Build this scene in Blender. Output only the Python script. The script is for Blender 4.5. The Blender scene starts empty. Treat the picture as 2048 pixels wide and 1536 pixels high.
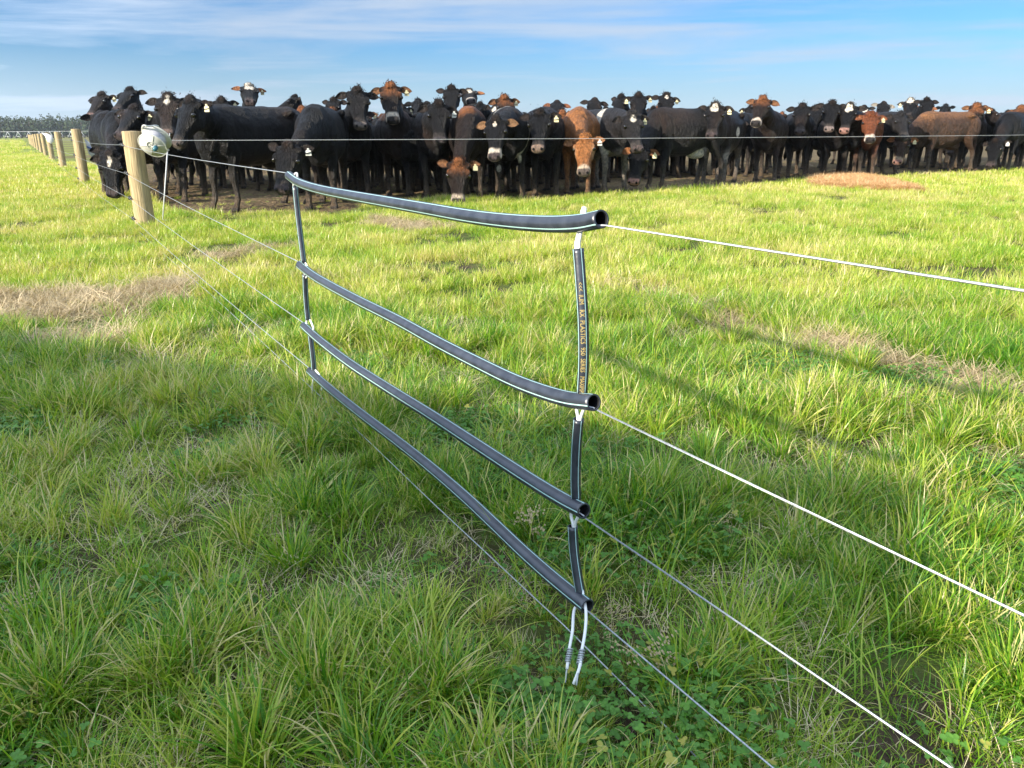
import bpy, bmesh, math, random
import numpy as np
from mathutils import Vector, Matrix
R = math.radians
SC = bpy.context.scene
COL = SC.collection
rng = np.random.default_rng(7)
random.seed(7)

# ------------------------------------------------------------------ camera
FPX = 1538.0                                   # focal length in pixels of a 2048 wide frame
PITCH, ROLL = R(18.16), R(0.43)
CAM = Vector((0, 0, 1.0))
_f = Vector((0, math.cos(PITCH), -math.sin(PITCH)))
_r0 = Vector((1, 0, 0)); _u0 = Vector((0, math.sin(PITCH), math.cos(PITCH)))
_r = _r0 * math.cos(ROLL) - _u0 * math.sin(ROLL)
_u = _u0 * math.cos(ROLL) + _r0 * math.sin(ROLL)
cd = bpy.data.cameras.new('camera'); cam = bpy.data.objects.new('camera', cd); COL.objects.link(cam)
cd.sensor_width = 36.0; cd.lens = 36.0 * FPX / 2048.0; cd.clip_start = 0.05; cd.clip_end = 6000
m = Matrix.Identity(4)
for i in range(3):
    m[i][0] = _r[i]; m[i][1] = _u[i]; m[i][2] = -_f[i]; m[i][3] = CAM[i]
cam.matrix_world = m
SC.camera = cam

# ------------------------------------------------------------------ sky, sun, exposure
SUN_EL = R(20.2); SUN_DIR = Vector((-.77 * math.cos(SUN_EL), -.64 * math.cos(SUN_EL), math.sin(SUN_EL))).normalized()
W = bpy.data.worlds.new('World'); SC.world = W; W.use_nodes = True
nt = W.node_tree; nt.nodes.clear()
N = nt.nodes.new; L = nt.links.new
out = N('ShaderNodeOutputWorld'); bg = N('ShaderNodeBackground'); bg.inputs['Strength'].default_value = 0.10
sky = N('ShaderNodeTexSky'); sky.sky_type = 'NISHITA'; sky.sun_disc = False
sky.sun_elevation = SUN_EL; sky.sun_rotation = math.atan2(SUN_DIR.x, SUN_DIR.y)
sky.air_density = 1.0; sky.dust_density = 0.6; sky.ozone_density = 1.6; sky.altitude = 20
tc = N('ShaderNodeTexCoord')
mp = N('ShaderNodeMapping'); mp.inputs['Rotation'].default_value = (0, R(5), 0); mp.inputs['Scale'].default_value = (1.3, 1.3, 17)
n1 = N('ShaderNodeTexNoise'); n1.inputs['Scale'].default_value = 1.5; n1.inputs['Detail'].default_value = 9; n1.inputs['Roughness'].default_value = .58; n1.inputs['Distortion'].default_value = .45
mp2 = N('ShaderNodeMapping'); mp2.inputs['Rotation'].default_value = (0, R(7), 0); mp2.inputs['Scale'].default_value = (1.0, 1.0, 4); mp2.inputs['Location'].default_value = (3.2, 1.7, .4)
n2 = N('ShaderNodeTexNoise'); n2.inputs['Scale'].default_value = 2.0; n2.inputs['Detail'].default_value = 4
sep = N('ShaderNodeSeparateXYZ')
L(tc.outputs['Generated'], mp.inputs['Vector']); L(mp.outputs[0], n1.inputs['Vector'])
L(tc.outputs['Generated'], mp2.inputs['Vector']); L(mp2.outputs[0], n2.inputs['Vector']); L(tc.outputs['Generated'], sep.inputs[0])
add = N('ShaderNodeMath'); add.operation = 'MULTIPLY_ADD'; add.inputs[1].default_value = .55; L(n2.outputs['Fac'], add.inputs[0]); L(n1.outputs['Fac'], add.inputs[2])
rmp = N('ShaderNodeMapRange'); rmp.inputs['From Min'].default_value = .60; rmp.inputs['From Max'].default_value = .92; rmp.interpolation_type = 'SMOOTHSTEP'
L(add.outputs[0], rmp.inputs['Value'])
hz = N('ShaderNodeMapRange'); hz.inputs['From Min'].default_value = .0; hz.inputs['From Max'].default_value = .10; hz.inputs['To Min'].default_value = .8; hz.inputs['To Max'].default_value = 0
L(sep.outputs['Z'], hz.inputs['Value'])
mx = N('ShaderNodeMath'); mx.operation = 'MAXIMUM'; sc_ = N('ShaderNodeMath'); sc_.operation = 'MULTIPLY'; sc_.inputs[1].default_value = .85
fill_veil = N('ShaderNodeMapRange'); fill_veil.inputs['From Min'].default_value = .12; fill_veil.inputs['From Max'].default_value = .55; fill_veil.inputs['To Max'].default_value = .9; L(sep.outputs['Z'], fill_veil.inputs['Value'])  # bright overhead cloud, nearly all out of view, added to raise the fill light
mv = N('ShaderNodeMath'); mv.operation = 'MAXIMUM'; L(fill_veil.outputs[0], mv.inputs[0]); L(hz.outputs[0], mv.inputs[1])
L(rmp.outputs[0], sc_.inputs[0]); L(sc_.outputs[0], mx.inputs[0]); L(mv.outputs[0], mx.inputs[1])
dt = N('ShaderNodeVectorMath'); dt.operation = 'DOT_PRODUCT'; L(tc.outputs['Generated'], dt.inputs[0]); dt.inputs[1].default_value = tuple(SUN_DIR)
gl = N('ShaderNodeMapRange'); gl.inputs['From Min'].default_value = -.3; gl.inputs['From Max'].default_value = 1; gl.inputs['To Min'].default_value = 1; gl.inputs['To Max'].default_value = 3.6; L(dt.outputs['Value'], gl.inputs['Value'])  # cloud boosted towards the unseen sun side, added for more fill light
tint = N('ShaderNodeMixRGB'); tint.blend_type = 'MULTIPLY'; tint.inputs['Fac'].default_value = 1; tint.inputs['Color2'].default_value = (.225, .45, .74, 1)
L(sky.outputs[0], tint.inputs['Color1'])
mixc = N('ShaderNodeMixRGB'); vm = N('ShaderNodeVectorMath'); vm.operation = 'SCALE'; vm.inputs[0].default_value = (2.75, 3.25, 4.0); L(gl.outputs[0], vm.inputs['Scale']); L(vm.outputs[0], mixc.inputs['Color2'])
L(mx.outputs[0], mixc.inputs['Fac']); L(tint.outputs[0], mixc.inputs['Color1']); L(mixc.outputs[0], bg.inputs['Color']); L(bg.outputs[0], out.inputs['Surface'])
sd = bpy.data.lights.new('sun', 'SUN'); sd.energy = 5.0; sd.angle = R(1.0); sd.color = (1.0, .90, .74)
sun = bpy.data.objects.new('sun', sd); COL.objects.link(sun)
sun.rotation_euler = SUN_DIR.to_track_quat('Z', 'Y').to_euler(); sun.location = (-8, -7, 6)
SC.view_settings.view_transform = 'Standard'; SC.view_settings.look = 'None'
SC.view_settings.gamma = 1; SC.view_settings.exposure = 1.1; SC.view_settings.use_curve_mapping = False
SC.cycles.max_bounces = 8; SC.cycles.transparent_max_bounces = 6
SC.cycles.use_denoising = True

# ------------------------------------------------------------------ geometry of the view
def ray(px, py):
    return (_f + _r * ((px - 1024) / FPX) - _u * ((py - 768) / FPX)).normalized()
def gp(px, py, z=0.0):
    d = ray(px, py); t = (z - 1.0) / d.z
    return CAM + d * t
def at_y(px, py, y):
    d = ray(px, py); return CAM + d * (y / d.y)
FA = Vector((.149, 1.25, 0)); FB = Vector((-.785, 2.80, 0))
FD = (FB - FA).normalized(); FN = Vector((FD.y * -1, FD.x, 0)).normalized()
if FN.dot(-FA) < 0: FN = -FN                    # normal of the fence, towards the camera
def fence_x(y): return FA.x + (y - FA.y) * FD.x / FD.y
def pl(px, py, off=0.0):
    """point of a picture position on the vertical plane of the fence"""
    d = ray(px, py); t = ((FA + FN * off) - CAM).dot(FN) / d.dot(FN)
    return CAM + d * t
_M = np.array([[*_r], [*_u], [*_f]])
def proj(P):
    q = (np.asarray(P) - np.array([0, 0, 1.0])) @ _M.T
    z = np.maximum(q[..., 2], 1e-3)
    return 1024 + FPX * q[..., 0] / z, 768 - FPX * q[..., 1] / z, q[..., 2]
def terr(x, y):
    x = np.asarray(x, float); y = np.asarray(y, float)
    f = np.clip((y - .6) / 1.2, 0, 1) * np.clip((11 - y) / 3, 0, 1)
    return f * (.012 * np.sin(2.3 * x + 1.1 * y) + .010 * np.sin(-1.7 * x + 3.1 * y + 1) + .006 * np.sin(5.1 * x - 4.3 * y + 2))

# ------------------------------------------------------------------ helpers
def tag(o, label=None, cat=None, group=None, kind=None):
    if label: o['label'] = label
    if cat: o['category'] = cat
    if group: o['group'] = group
    if kind: o['kind'] = kind
    return o
def link_mesh(name, me, mats, parent=None):
    o = bpy.data.objects.new(name, me); COL.objects.link(o)
    for mt in (mats if isinstance(mats, (list, tuple)) else [mats]): me.materials.append(mt)
    if parent: o.parent = parent
    return o
def empty(name, loc=(0, 0, 0), rz=0):
    o = bpy.data.objects.new(name, None); COL.objects.link(o); o.location = loc; o.rotation_euler = (0, 0, rz); return o
class MB:
    """collects closed shapes as vertices, faces, material indices"""
    def __init__(s): s.v = []; s.f = []; s.m = []
    def add(s, v, f, mi=0):
        n = len(s.v); s.v += [tuple(p) for p in v]; s.f += [tuple(i + n for i in q) for q in f]
        s.m += (mi if isinstance(mi, list) else [mi] * len(f))
    def build(s, name, mats, parent=None, smooth=True):
        me = bpy.data.meshes.new(name); me.from_pydata(s.v, [], s.f)
        me.polygons.foreach_set('material_index', s.m); me.polygons.foreach_set('use_smooth', [smooth] * len(s.f)); me.update()
        return link_mesh(name, me, mats, parent)
    def box(s, c, d, rot=None, mi=0):
        c = Vector(c); v = []
        for i in (-1, 1):
            for j in (-1, 1):
                for k in (-1, 1):
                    p = Vector((i * d[0] / 2, j * d[1] / 2, k * d[2] / 2))
                    if rot: p = rot @ p
                    v.append(c + p)
        s.add(v, [(0, 1, 3, 2), (4, 6, 7, 5), (0, 4, 5, 1), (2, 3, 7, 6), (0, 2, 6, 4), (1, 5, 7, 3)], mi)
    def tube(s, pts, r, seg=8, caps=True, mi=0, up=None):
        pts = [Vector(p) for p in pts]; n = len(pts)
        rs = r if isinstance(r, (list, tuple)) else [r] * n
        v = []; f = []
        ref = Vector(up) if up else None
        for i, p in enumerate(pts):
            t = (pts[min(i + 1, n - 1)] - pts[max(i - 1, 0)]).normalized()
            if ref is None:
                ref = Vector((0, 0, 1)) if abs(t.z) < .9 else Vector((1, 0, 0))
            a = (ref - t * ref.dot(t)).normalized(); b = t.cross(a)
            if not up: ref = a
            for k in range(seg):
                an = 2 * math.pi * k / seg
                v.append(p + (a * math.cos(an) + b * math.sin(an)) * rs[i])
        for i in range(n - 1):
            for k in range(seg):
                k2 = (k + 1) % seg
                f.append((i * seg + k, i * seg + k2, (i + 1) * seg + k2, (i + 1) * seg + k))
        if caps:
            f.append(tuple(range(seg - 1, -1, -1))); f.append(tuple(range((n - 1) * seg, n * seg)))
        s.add(v, f, mi)
def spline(pts, n=8):
    """Catmull-Rom through points"""
    P = [Vector(p) for p in pts]; P = [P[0] * 2 - P[1]] + P + [P[-1] * 2 - P[-2]]; o = []
    for i in range(1, len(P) - 2):
        for k in range(n):
            t = k / n
            o.append(.5 * ((2 * P[i]) + (P[i + 1] - P[i - 1]) * t + (2 * P[i - 1] - 5 * P[i] + 4 * P[i + 1] - P[i + 2]) * t * t + (3 * P[i] - P[i - 1] - 3 * P[i + 1] + P[i + 2]) * t ** 3))
    o.append(P[-2]); return o

def mat(name, col, rough=.6, spec=.5, metal=0, noise=None, bump=None, trans=0):
    """noise=(scale, colour2, vector scale) mixes two colours; bump=(scale, strength, distance)"""
    M = bpy.data.materials.new(name); M.use_nodes = True; t = M.node_tree; b = t.nodes['Principled BSDF']
    b.inputs['Base Color'].default_value = (*col, 1); b.inputs['Roughness'].default_value = rough
    b.inputs['Specular IOR Level'].default_value = spec; b.inputs['Metallic'].default_value = metal
    co = t.nodes.new('ShaderNodeTexCoord')
    if noise:
        mpn = t.nodes.new('ShaderNodeMapping'); mpn.inputs['Scale'].default_value = noise[2] if len(noise) > 2 else (1, 1, 1)
        nn = t.nodes.new('ShaderNodeTexNoise'); nn.inputs['Scale'].default_value = noise[0]; nn.inputs['Detail'].default_value = 6
        cr = t.nodes.new('ShaderNodeMapRange'); cr.inputs['From Min'].default_value = .35; cr.inputs['From Max'].default_value = .65
        mi = t.nodes.new('ShaderNodeMixRGB'); mi.inputs['Color1'].default_value = (*col, 1); mi.inputs['Color2'].default_value = (*noise[1], 1)
        t.links.new(co.outputs['Object'], mpn.inputs[0]); t.links.new(mpn.outputs[0], nn.inputs['Vector']); t.links.new(nn.outputs['Fac'], cr.inputs[0])
        t.links.new(cr.outputs[0], mi.inputs['Fac']); t.links.new(mi.outputs[0], b.inputs['Base Color'])
    if bump:
        nb = t.nodes.new('ShaderNodeTexNoise'); nb.inputs['Scale'].default_value = bump[0]; nb.inputs['Detail'].default_value = 5
        bp = t.nodes.new('ShaderNodeBump'); bp.inputs['Strength'].default_value = bump[1]; bp.inputs['Distance'].default_value = bump[2]
        t.links.new(mpn.outputs[0] if noise and len(noise) > 2 else co.outputs['Object'], nb.inputs['Vector']); t.links.new(nb.outputs['Fac'], bp.inputs['Height']); t.links.new(bp.outputs[0], b.inputs['Normal'])
    return M
M_PIPE = mat('black_polythene', (.014, .017, .026), .33, .8, noise=(34, (.034, .039, .052), (1, 1, 1)), bump=(90, .35, .0012))
M_PIPEIN = mat('pipe_inside', (.006, .006, .007), .7, .2)
M_STRIPE = mat('pale_stripe', (.40, .62, .60), .4)
M_CORD = mat('white_cord', (.76, .76, .74), .5)
M_CRIMP = mat('zinc_crimp', (.40, .42, .43), .42, .5, .7)
M_WIRE = mat('galvanised_wire', (.32, .34, .36), .46, .5, .6, noise=(300, (.52, .54, .56)))
M_YEL = mat('yellow_print', (.40, .30, .09), .6)
M_WOOD = mat('pale_post_timber', (.44, .34, .19), .85, .2, noise=(5, (.27, .205, .115), (9, 9, .7)), bump=(7, .9, .012))
M_WOODTOP = mat('post_end_grain', (.55, .44, .28), .9, .2, noise=(40, (.36, .27, .16)))
M_INS = mat('black_insulator', (.02, .02, .02), .4)
M_REEL = mat('white_reel_plastic', (.56, .56, .52), .42, noise=(14, (.46, .46, .42)))
M_LINE = mat('wound_polywire', (.46, .45, .46), .6, noise=(1, (.28, .28, .32), (4, 4, 90)))
M_TEAL = mat('teal_knob', (.03, .12, .16), .3)
M_TAG = mat('cream_ear_tag', (.60, .54, .32), .5)
M_TAGW = mat('white_ear_tag', (.58, .58, .53), .5)
M_EYE = mat('eye', (.008, .006, .005), .08, .8)
M_WHITE = mat('white_plastic', (.52, .53, .54), .5)
M_RED = mat('red_plastic', (.55, .10, .04), .5)
M_BLUE = mat('blue_plastic', (.05, .09, .25), .5)
M_SHADEMETAL = mat('truck_paint', (.45, .46, .46), .4)
M_RUB = mat('rubber', (.02, .02, .02), .7)
M_GLASS = mat('dark_glass', (.02, .03, .03), .1)

# ------------------------------------------------------------------ field masks
# picture outline of where the grass ends and the trodden mud begins (front feet of the herd)
_ml = [(-400, 300), (150, 320), (210, 345), (262, 385), (330, 416), (450, 430), (560, 428), (690, 424), (740, 410), (820, 402), (900, 398), (1000, 400), (1100, 397), (1180, 391), (1260, 387), (1340, 382),
       (1440, 376), (1530, 369), (1600, 362), (1640, 360), (1700, 360), (1800, 354), (1900, 348), (2048, 342), (2300, 334), (2600, 328)]
_mx = np.array([p[0] for p in _ml], float); _my = np.array([gp(*p).y for p in _ml])
def noise2(x, y, s=1.0, seed=0.0):
    a = 0
    for i, (k, ph, am) in enumerate(((1.0, .3, 1), (2.1, 1.7, .6), (4.3, 4.1, .35), (8.7, 2.2, .2))):
        a = a + am * np.sin(k * s * (x * math.cos(ph + seed) + y * math.sin(ph + seed)) + 3.1 * ph + seed * 5 + 1.3 * np.sin(k * s * .7 * (y * math.cos(ph * 2) - x * math.sin(ph * 2)) + seed))
    return a / 2.15
def sstep(a, b, x):
    t = np.clip((x - a) / (b - a), 0, 1); return t * t * (3 - 2 * t)
def post_line(y): return -4.12 - (y - 8.5) * .607
def masks(x, y):
    """mud, straw, hay amounts at ground positions"""
    x = np.asarray(x, float); y = np.asarray(y, float)
    px, py, z = proj(np.stack([x, y, np.zeros_like(x)], -1))
    db = np.interp(px, _mx, _my)
    n = noise2(x, y, 2.2, 1.0)
    mud = sstep(-.5, .5, (y - db) / (1 + 0 * y) + .45 * n)
    inside = sstep(-.2, .35, x - post_line(y) + .25 * n)
    mud = mud * np.where(y > 8.4, inside, 1)
    straw = np.zeros_like(x)
    def blob(cx, cy, rx, ry, a=1.0, sd=0.0, ang=0.0):
        ca, sa = math.cos(ang), math.sin(ang)
        dx, dy = px - cx, py - cy
        q = ((dx * ca + dy * sa) / rx) ** 2 + ((-dx * sa + dy * ca) / ry) ** 2
        return a * sstep(1.40, .75, np.sqrt(q) + .35 * noise2(x, y, 5.0, sd))
    for b in [(60, 618, 230, 34, 1, 1, -.05), (320, 588, 75, 26, 1, 2, -.1), (170, 680, 110, 20, .8, 3, 0), (500, 510, 100, 10, .55, 4, -.1), (255, 740, 60, 14, .5, 2, 0),
              (820, 455, 90, 11, .75, 5, .1), (1480, 655, 100, 16, .65, 6, .3), (1700, 715, 150, 15, .75, 7, .25), (1930, 780, 150, 18, .8, 8, .25),
              (1320, 600, 90, 16, .5, 9, .2), (620, 560, 40, 12, .4, 3, 0)]:
        straw = np.maximum(straw, blob(*b))
    hay = np.maximum(blob(1708, 371, 70, 13, 1, 2.5, .06), blob(1775, 381, 60, 6, .9, 3.5, .05))
    bare = np.zeros_like(x)
    for b in [(375, 1220, 60, 28, 1, 1.5, 0), (930, 1490, 130, 36, .9, 2.5, 0), (1180, 1440, 90, 40, .7, 3, 0), (270, 1320, 60, 26, .8, 1, 0), (1540, 1210, 70, 26, .6, 2, 0), (330, 1020, 60, 20, .5, 2, 0), (1700, 1060, 80, 20, .4, 1, 0)]:
        bare = np.maximum(bare, blob(*b))
    return mud, straw, hay, bare

# ------------------------------------------------------------------ ground
def axis(lo, hi, step, far):
    a = list(np.arange(lo, hi + 1e-6, step)); s = step; v = hi; u = lo
    while v < far: s *= 1.35; v += s; a.append(v)
    s = step
    while u > -far: s *= 1.35; u -= s; a.insert(0, u)
    return np.array(a)
xs = axis(-14, 22, .14, 3500); ys = axis(-.5, 27, .14, 3500)
X, Y = np.meshgrid(xs, ys)
md, st, hy, br = masks(X, Y)
vis = (Y > .3)
md = np.where(vis, md, 0); st = np.where(vis, st, 0); hy = np.where(vis, hy, 0); br = np.where(vis, br, 0)
lump = np.where((Y < 27) & (np.abs(X) < 24), md * .03 * noise2(X, Y, 11, .4) * sstep(.2, .6, md), 0)
Z = terr(X, Y) + lump + hy * .07 * (1 + .3 * noise2(X, Y, 4, 2)) + st * .02
def grid_mesh(name, X, Y, Z):
    h, w = X.shape
    me = bpy.data.meshes.new(name); co = np.stack([X, Y, Z], -1).reshape(-1, 3).astype(np.float32)
    i = np.arange(h * w).reshape(h, w)
    q = np.stack([i[:-1, :-1], i[:-1, 1:], i[1:, 1:], i[1:, :-1]], -1).reshape(-1)
    nf = len(q) // 4
    me.vertices.add(len(co)); me.vertices.foreach_set('co', co.ravel())
    me.loops.add(len(q)); me.loops.foreach_set('vertex_index', q.astype(np.int32))
    me.polygons.add(nf); me.polygons.foreach_set('loop_start', np.arange(0, nf * 4, 4, dtype=np.int32))
    me.polygons.foreach_set('use_smooth', np.ones(nf, bool)); me.update(calc_edges=True)
    return me
gme = grid_mesh('ground', X, Y, Z)
at = gme.attributes.new('mask', 'FLOAT_COLOR', 'POINT')
at.data.foreach_set('color', np.stack([md, st, hy, br], -1).reshape(-1).astype(np.float32))
GM = bpy.data.materials.new('ground'); GM.use_nodes = True; t = GM.node_tree; b = t.nodes['Principled BSDF']; b.inputs['Roughness'].default_value = .95; b.inputs['Specular IOR Level'].default_value = .15
def mixn(t, fac, c1, c2):
    m_ = t.nodes.new('ShaderNodeMixRGB')
    for s_, v_ in (('Fac', fac), ('Color1', c1), ('Color2', c2)):
        if isinstance(v_, (tuple, float, int)): m_.inputs[s_].default_value = v_ if not isinstance(v_, tuple) else (*v_, 1)
        else: t.links.new(v_, m_.inputs[s_])
    return m_.outputs[0]
def noisen(t, scale, lo=.35, hi=.65, detail=5, vec=None, out='Fac'):
    n_ = t.nodes.new('ShaderNodeTexNoise'); n_.inputs['Scale'].default_value = scale; n_.inputs['Detail'].default_value = detail
    if vec is not None: t.links.new(vec, n_.inputs['Vector'])
    r_ = t.nodes.new('ShaderNodeMapRange'); r_.inputs['From Min'].default_value = lo; r_.inputs['From Max'].default_value = hi
    t.links.new(n_.outputs['Fac'], r_.inputs[0]); return r_.outputs[0]
geo = t.nodes.new('ShaderNodeNewGeometry'); pos = geo.outputs['Position']
ma = t.nodes.new('ShaderNodeAttribute'); ma.attribute_name = 'mask'; sp = t.nodes.new('ShaderNodeSeparateColor'); t.links.new(ma.outputs['Color'], sp.inputs[0])
soil = mixn(t, noisen(t, 30, vec=pos), (.040, .028, .019), (.085, .060, .040))
turf = mixn(t, noisen(t, 9, vec=pos), (.055, .080, .016), (.10, .125, .030))
near = mixn(t, noisen(t, 3.5, .38, .62, vec=pos), soil, turf)
sy = t.nodes.new('ShaderNodeSeparateXYZ'); t.links.new(pos, sy.inputs[0])
fr = t.nodes.new('ShaderNodeMapRange'); fr.inputs['From Min'].default_value = 10; fr.inputs['From Max'].default_value = 45; t.links.new(sy.outputs['Y'], fr.inputs[0])
farg = mixn(t, noisen(t, .35, .4, .6, vec=pos), (.30, .38, .060), (.36, .42, .09))
farg2 = mixn(t, noisen(t, 6, .3, .7, vec=pos), farg, (.20, .29, .045))
base = mixn(t, fr.outputs[0], near, farg2)
base = mixn(t, ma.outputs['Alpha'], base, mixn(t, noisen(t, 50, vec=pos), (.045, .030, .020), (.085, .060, .042)))
mudc = mixn(t, noisen(t, 4, vec=pos), (.10, .068, .038), (.19, .135, .072))
mudc = mixn(t, noisen(t, 22, .5, .62, vec=pos), mudc, (.045, .032, .022))
mudc = mixn(t, noisen(t, 9, .56, .70, vec=pos), mudc, (.15, .17, .045))
base = mixn(t, sp.outputs[0], base, mudc)
strc = mixn(t, noisen(t, 35, vec=pos), (.42, .33, .20), (.20, .15, .095))
base = mixn(t, sp.outputs[1], base, mixn(t, noisen(t, 5, .45, .6, vec=pos), strc, base))
base = mixn(t, sp.outputs[2], base, mixn(t, noisen(t, 40, vec=pos), (.52, .34, .17), (.30, .18, .09)))
t.links.new(base, b.inputs['Base Color'])
nb = t.nodes.new('ShaderNodeTexNoise'); nb.inputs['Scale'].default_value = 14; nb.inputs['Detail'].default_value = 8; t.links.new(pos, nb.inputs['Vector'])
bp = t.nodes.new('ShaderNodeBump'); bp.inputs['Strength'].default_value = .9; bp.inputs['Distance'].default_value = .05; t.links.new(nb.outputs['Fac'], bp.inputs['Height']); t.links.new(bp.outputs[0], b.inputs['Normal'])
ground = link_mesh('ground', gme, GM); tag(ground, 'flat green paddock with trodden brown mud under the herd', 'field', kind='structure')

# ------------------------------------------------------------------ far wood and irrigator
def leafy(name, spec_list, mats, label, cat, kind):
    V = []; F = []; MI = []
    for (x, y, h, w) in spec_list:
        n0 = len(V)
        tr = w * .05
        for k in range(5):
            a = k * 1.2566; V.append((x + tr * math.cos(a), y + tr * math.sin(a), 0)); V.append((x + tr * .4 * math.cos(a), y + tr * .4 * math.sin(a), h * .8))
        for k in range(5):
            k2 = (k + 1) % 5; F.append((n0 + 2 * k, n0 + 2 * k2, n0 + 2 * k2 + 1, n0 + 2 * k + 1)); MI.append(1)
        for i in range(95):
            u = random.random(); zz = h * (.16 + .84 * u)
            rad = w * .5 * (1 - u) ** .55 * (.45 + .6 * random.random()) + .15; a = random.random() * 6.283
            c = Vector((x + rad * math.cos(a), y + rad * math.sin(a), zz + random.uniform(-.3, .3)))
            s = random.uniform(.6, 1.5) * (1.15 - .85 * u)
            d1 = Vector((random.gauss(0, 1), random.gauss(0, 1), random.gauss(0, .7))).normalized(); d2 = d1.cross(Vector((random.gauss(0, 1), random.gauss(0, 1), random.gauss(0, 1)))).normalized()
            n = len(V); V += [c + d1 * s, c + d2 * s * .7, c - d1 * s * .8, c - d2 * s * .6 + Vector((0, 0, s * .4))]; F.append((n, n + 1, n + 2, n + 3)); MI.append(0)
    me = bpy.data.meshes.new(name); me.from_pydata([tuple(v) for v in V], [], F); me.polygons.foreach_set('material_index', MI); me.update()
    o = link_mesh(name, me, mats); tag(o, label, cat, kind=kind); return o
M_PINE = mat('pine_needles', (.034, .052, .030), .9, .1, noise=(.12, (.062, .080, .042)))
M_BARK = mat('pine_bark', (.10, .075, .055), .9)
trees = []
for row in range(4):
    x = -420
    while x < 60:
        x += random.uniform(1.9, 3.3)
        trees.append((x, 380 + row * 7 + random.uniform(-2, 2), (8.3 + row * .5) * random.uniform(.84, 1.12) * (1 - .0 * x), random.uniform(4.2, 6.2)))
leafy('pine_forest', trees, [M_PINE, M_BARK], 'distant dark pine plantation along the horizon behind the fence', 'forest', 'stuff')

irr = empty('irrigator', (at_y(80, 268, 300).x, 300, 0)); tag(irr, 'long low white irrigator on A-frame towers in front of the pines', 'irrigator')
mb = MB(); p0 = at_y(-60, 262, 300); p1 = at_y(330, 262, 300)
mb.tube([Vector((p0.x, 300, 2.35)) - irr.location, Vector((p1.x, 300, 2.35)) - irr.location], .045, 6); mb.build('pipe', M_WHITE, irr)
for k in range(20):
    cx = p0.x + 2 + k * 3.9; a = MB()
    for sg in (-1, 1):
        a.tube([Vector((cx, 300, 2.3)) - irr.location, Vector((cx + sg * .95, 300 + .2 * sg, .4)) - irr.location], .075, 5)
    a.tube([Vector((cx - .85, 300, .6)) - irr.location, Vector((cx + .85, 300, .6)) - irr.location], .08, 5)
    a.build('tower', M_WHITE, irr)
    if k % 1 == 0:
        for sg in (-1, 1):
            w_ = MB(); c = Vector((cx + sg * .95, 300, .42)) - irr.location
            w_.tube([c - Vector((0, .12, 0)), c + Vector((0, .12, 0))], .42, 12); w_.build('wheel', M_RUB, irr)

# ------------------------------------------------------------------ fence posts and wires
POSTS = []
base0 = gp(285, 458)
for k in range(12):
    y = base0.y + .09 + 8.35 * k; x = base0.x - 5.07 * k
    POSTS.append(Vector((x, y, 0)))
plabels = ['thick pale round timber post nearest the camera, beside the white reel', 'second timber fence post from the camera, with the torn plastic behind it', 'third timber post along the fence from the camera',
           'fourth timber post, with white plastic caught on its top', 'fifth timber post along the receding fence', 'sixth timber post along the receding fence']
WIREH = [.895, .60, .335, .115]
WOFF = -.0
def post_mesh(r, h, lean):
    mb = MB(); pts = []; rs = []
    for i, (zz, rr) in enumerate([(-.15, 1.05), (.1, 1.04), (.4, 1.02), (.7, 1.0), (h - .012, .985), (h, .95)]):
        pts.append(Vector((lean[0] * zz, lean[1] * zz, zz))); rs.append(r * rr)
    mb.tube(pts, rs, 20, caps=False)
    n = len(mb.v); top = mb.v[-20:]; c = (lean[0] * h, lean[1] * h, h + .004)
    mb.add(top + [c], [(i, (i + 1) % 20, 20) for i in range(20)], 1)
    return mb
for k, P in enumerate(POSTS):
    e = empty('fence_post', P); lean = (random.uniform(-.015, .015), random.uniform(-.01, .01))
    if k == 0: lean = (.0, .0)
    h = [1.035, 1.12, 1.10, 1.10][k] if k < 4 else random.uniform(1.03, 1.12)
    if k < 6: tag(e, plabels[k], 'fence post', 'timber posts along the fence')
    else: tag(e, 'small pale timber post in the far end of the fence line', 'fence post', 'timber posts along the fence')
    post_mesh(.098 if k else .100, h, lean).build('pole', [M_WOOD, M_WOODTOP], e)
    if k < 5:
        for hh in WIREH:
            ib = MB(); c = FN * .10 + Vector((lean[0] * hh, 0, hh))
            ib.tube([c - FN * .02, c + FN * .018], .020, 8); ib.tube([c + FN * .02 + Vector((0, 0, .022)), c + FN * .02 - Vector((0, 0, .022))], .010, 6)
            ib.tube([c + FN * .018, c + FN * .034], .015, 8)
            q = c - FD * .05 - Vector((0, 0, .01)); ib.tube([c, q], .006, 5)
            ib.build('insulator', M_INS, e)
P1 = [(578, 351), (600, 366), (640, 379), (700, 391), (780, 405), (860, 419), (940, 433), (1020, 443), (1100, 448), (1160, 446), (1203, 438)]
P2 = [(600, 530), (625, 550), (660, 571), (720, 603), (800, 643), (880, 687), (960, 728), (1030, 762), (1090, 785), (1140, 799), (1188, 805)]
P3 = [(608, 652), (640, 681), (700, 727), (780, 779), (860, 829), (940, 881), (1010, 927), (1080, 972), (1130, 1002), (1168, 1022)]
P4 = [(620, 742), (660, 778), (720, 826), (790, 879), (860, 934), (930, 994), (990, 1050), (1050, 1107), (1110, 1160), (1175, 1213)]
wl = ['top', 'second', 'third', 'fourth']
near_px = [((1212, 451), (575, 346)), ((1190, 818), (598, 524)), ((1170, 1036), (606, 645)), ((1180, 1226), (618, 736))]
WR = .0016
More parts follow.
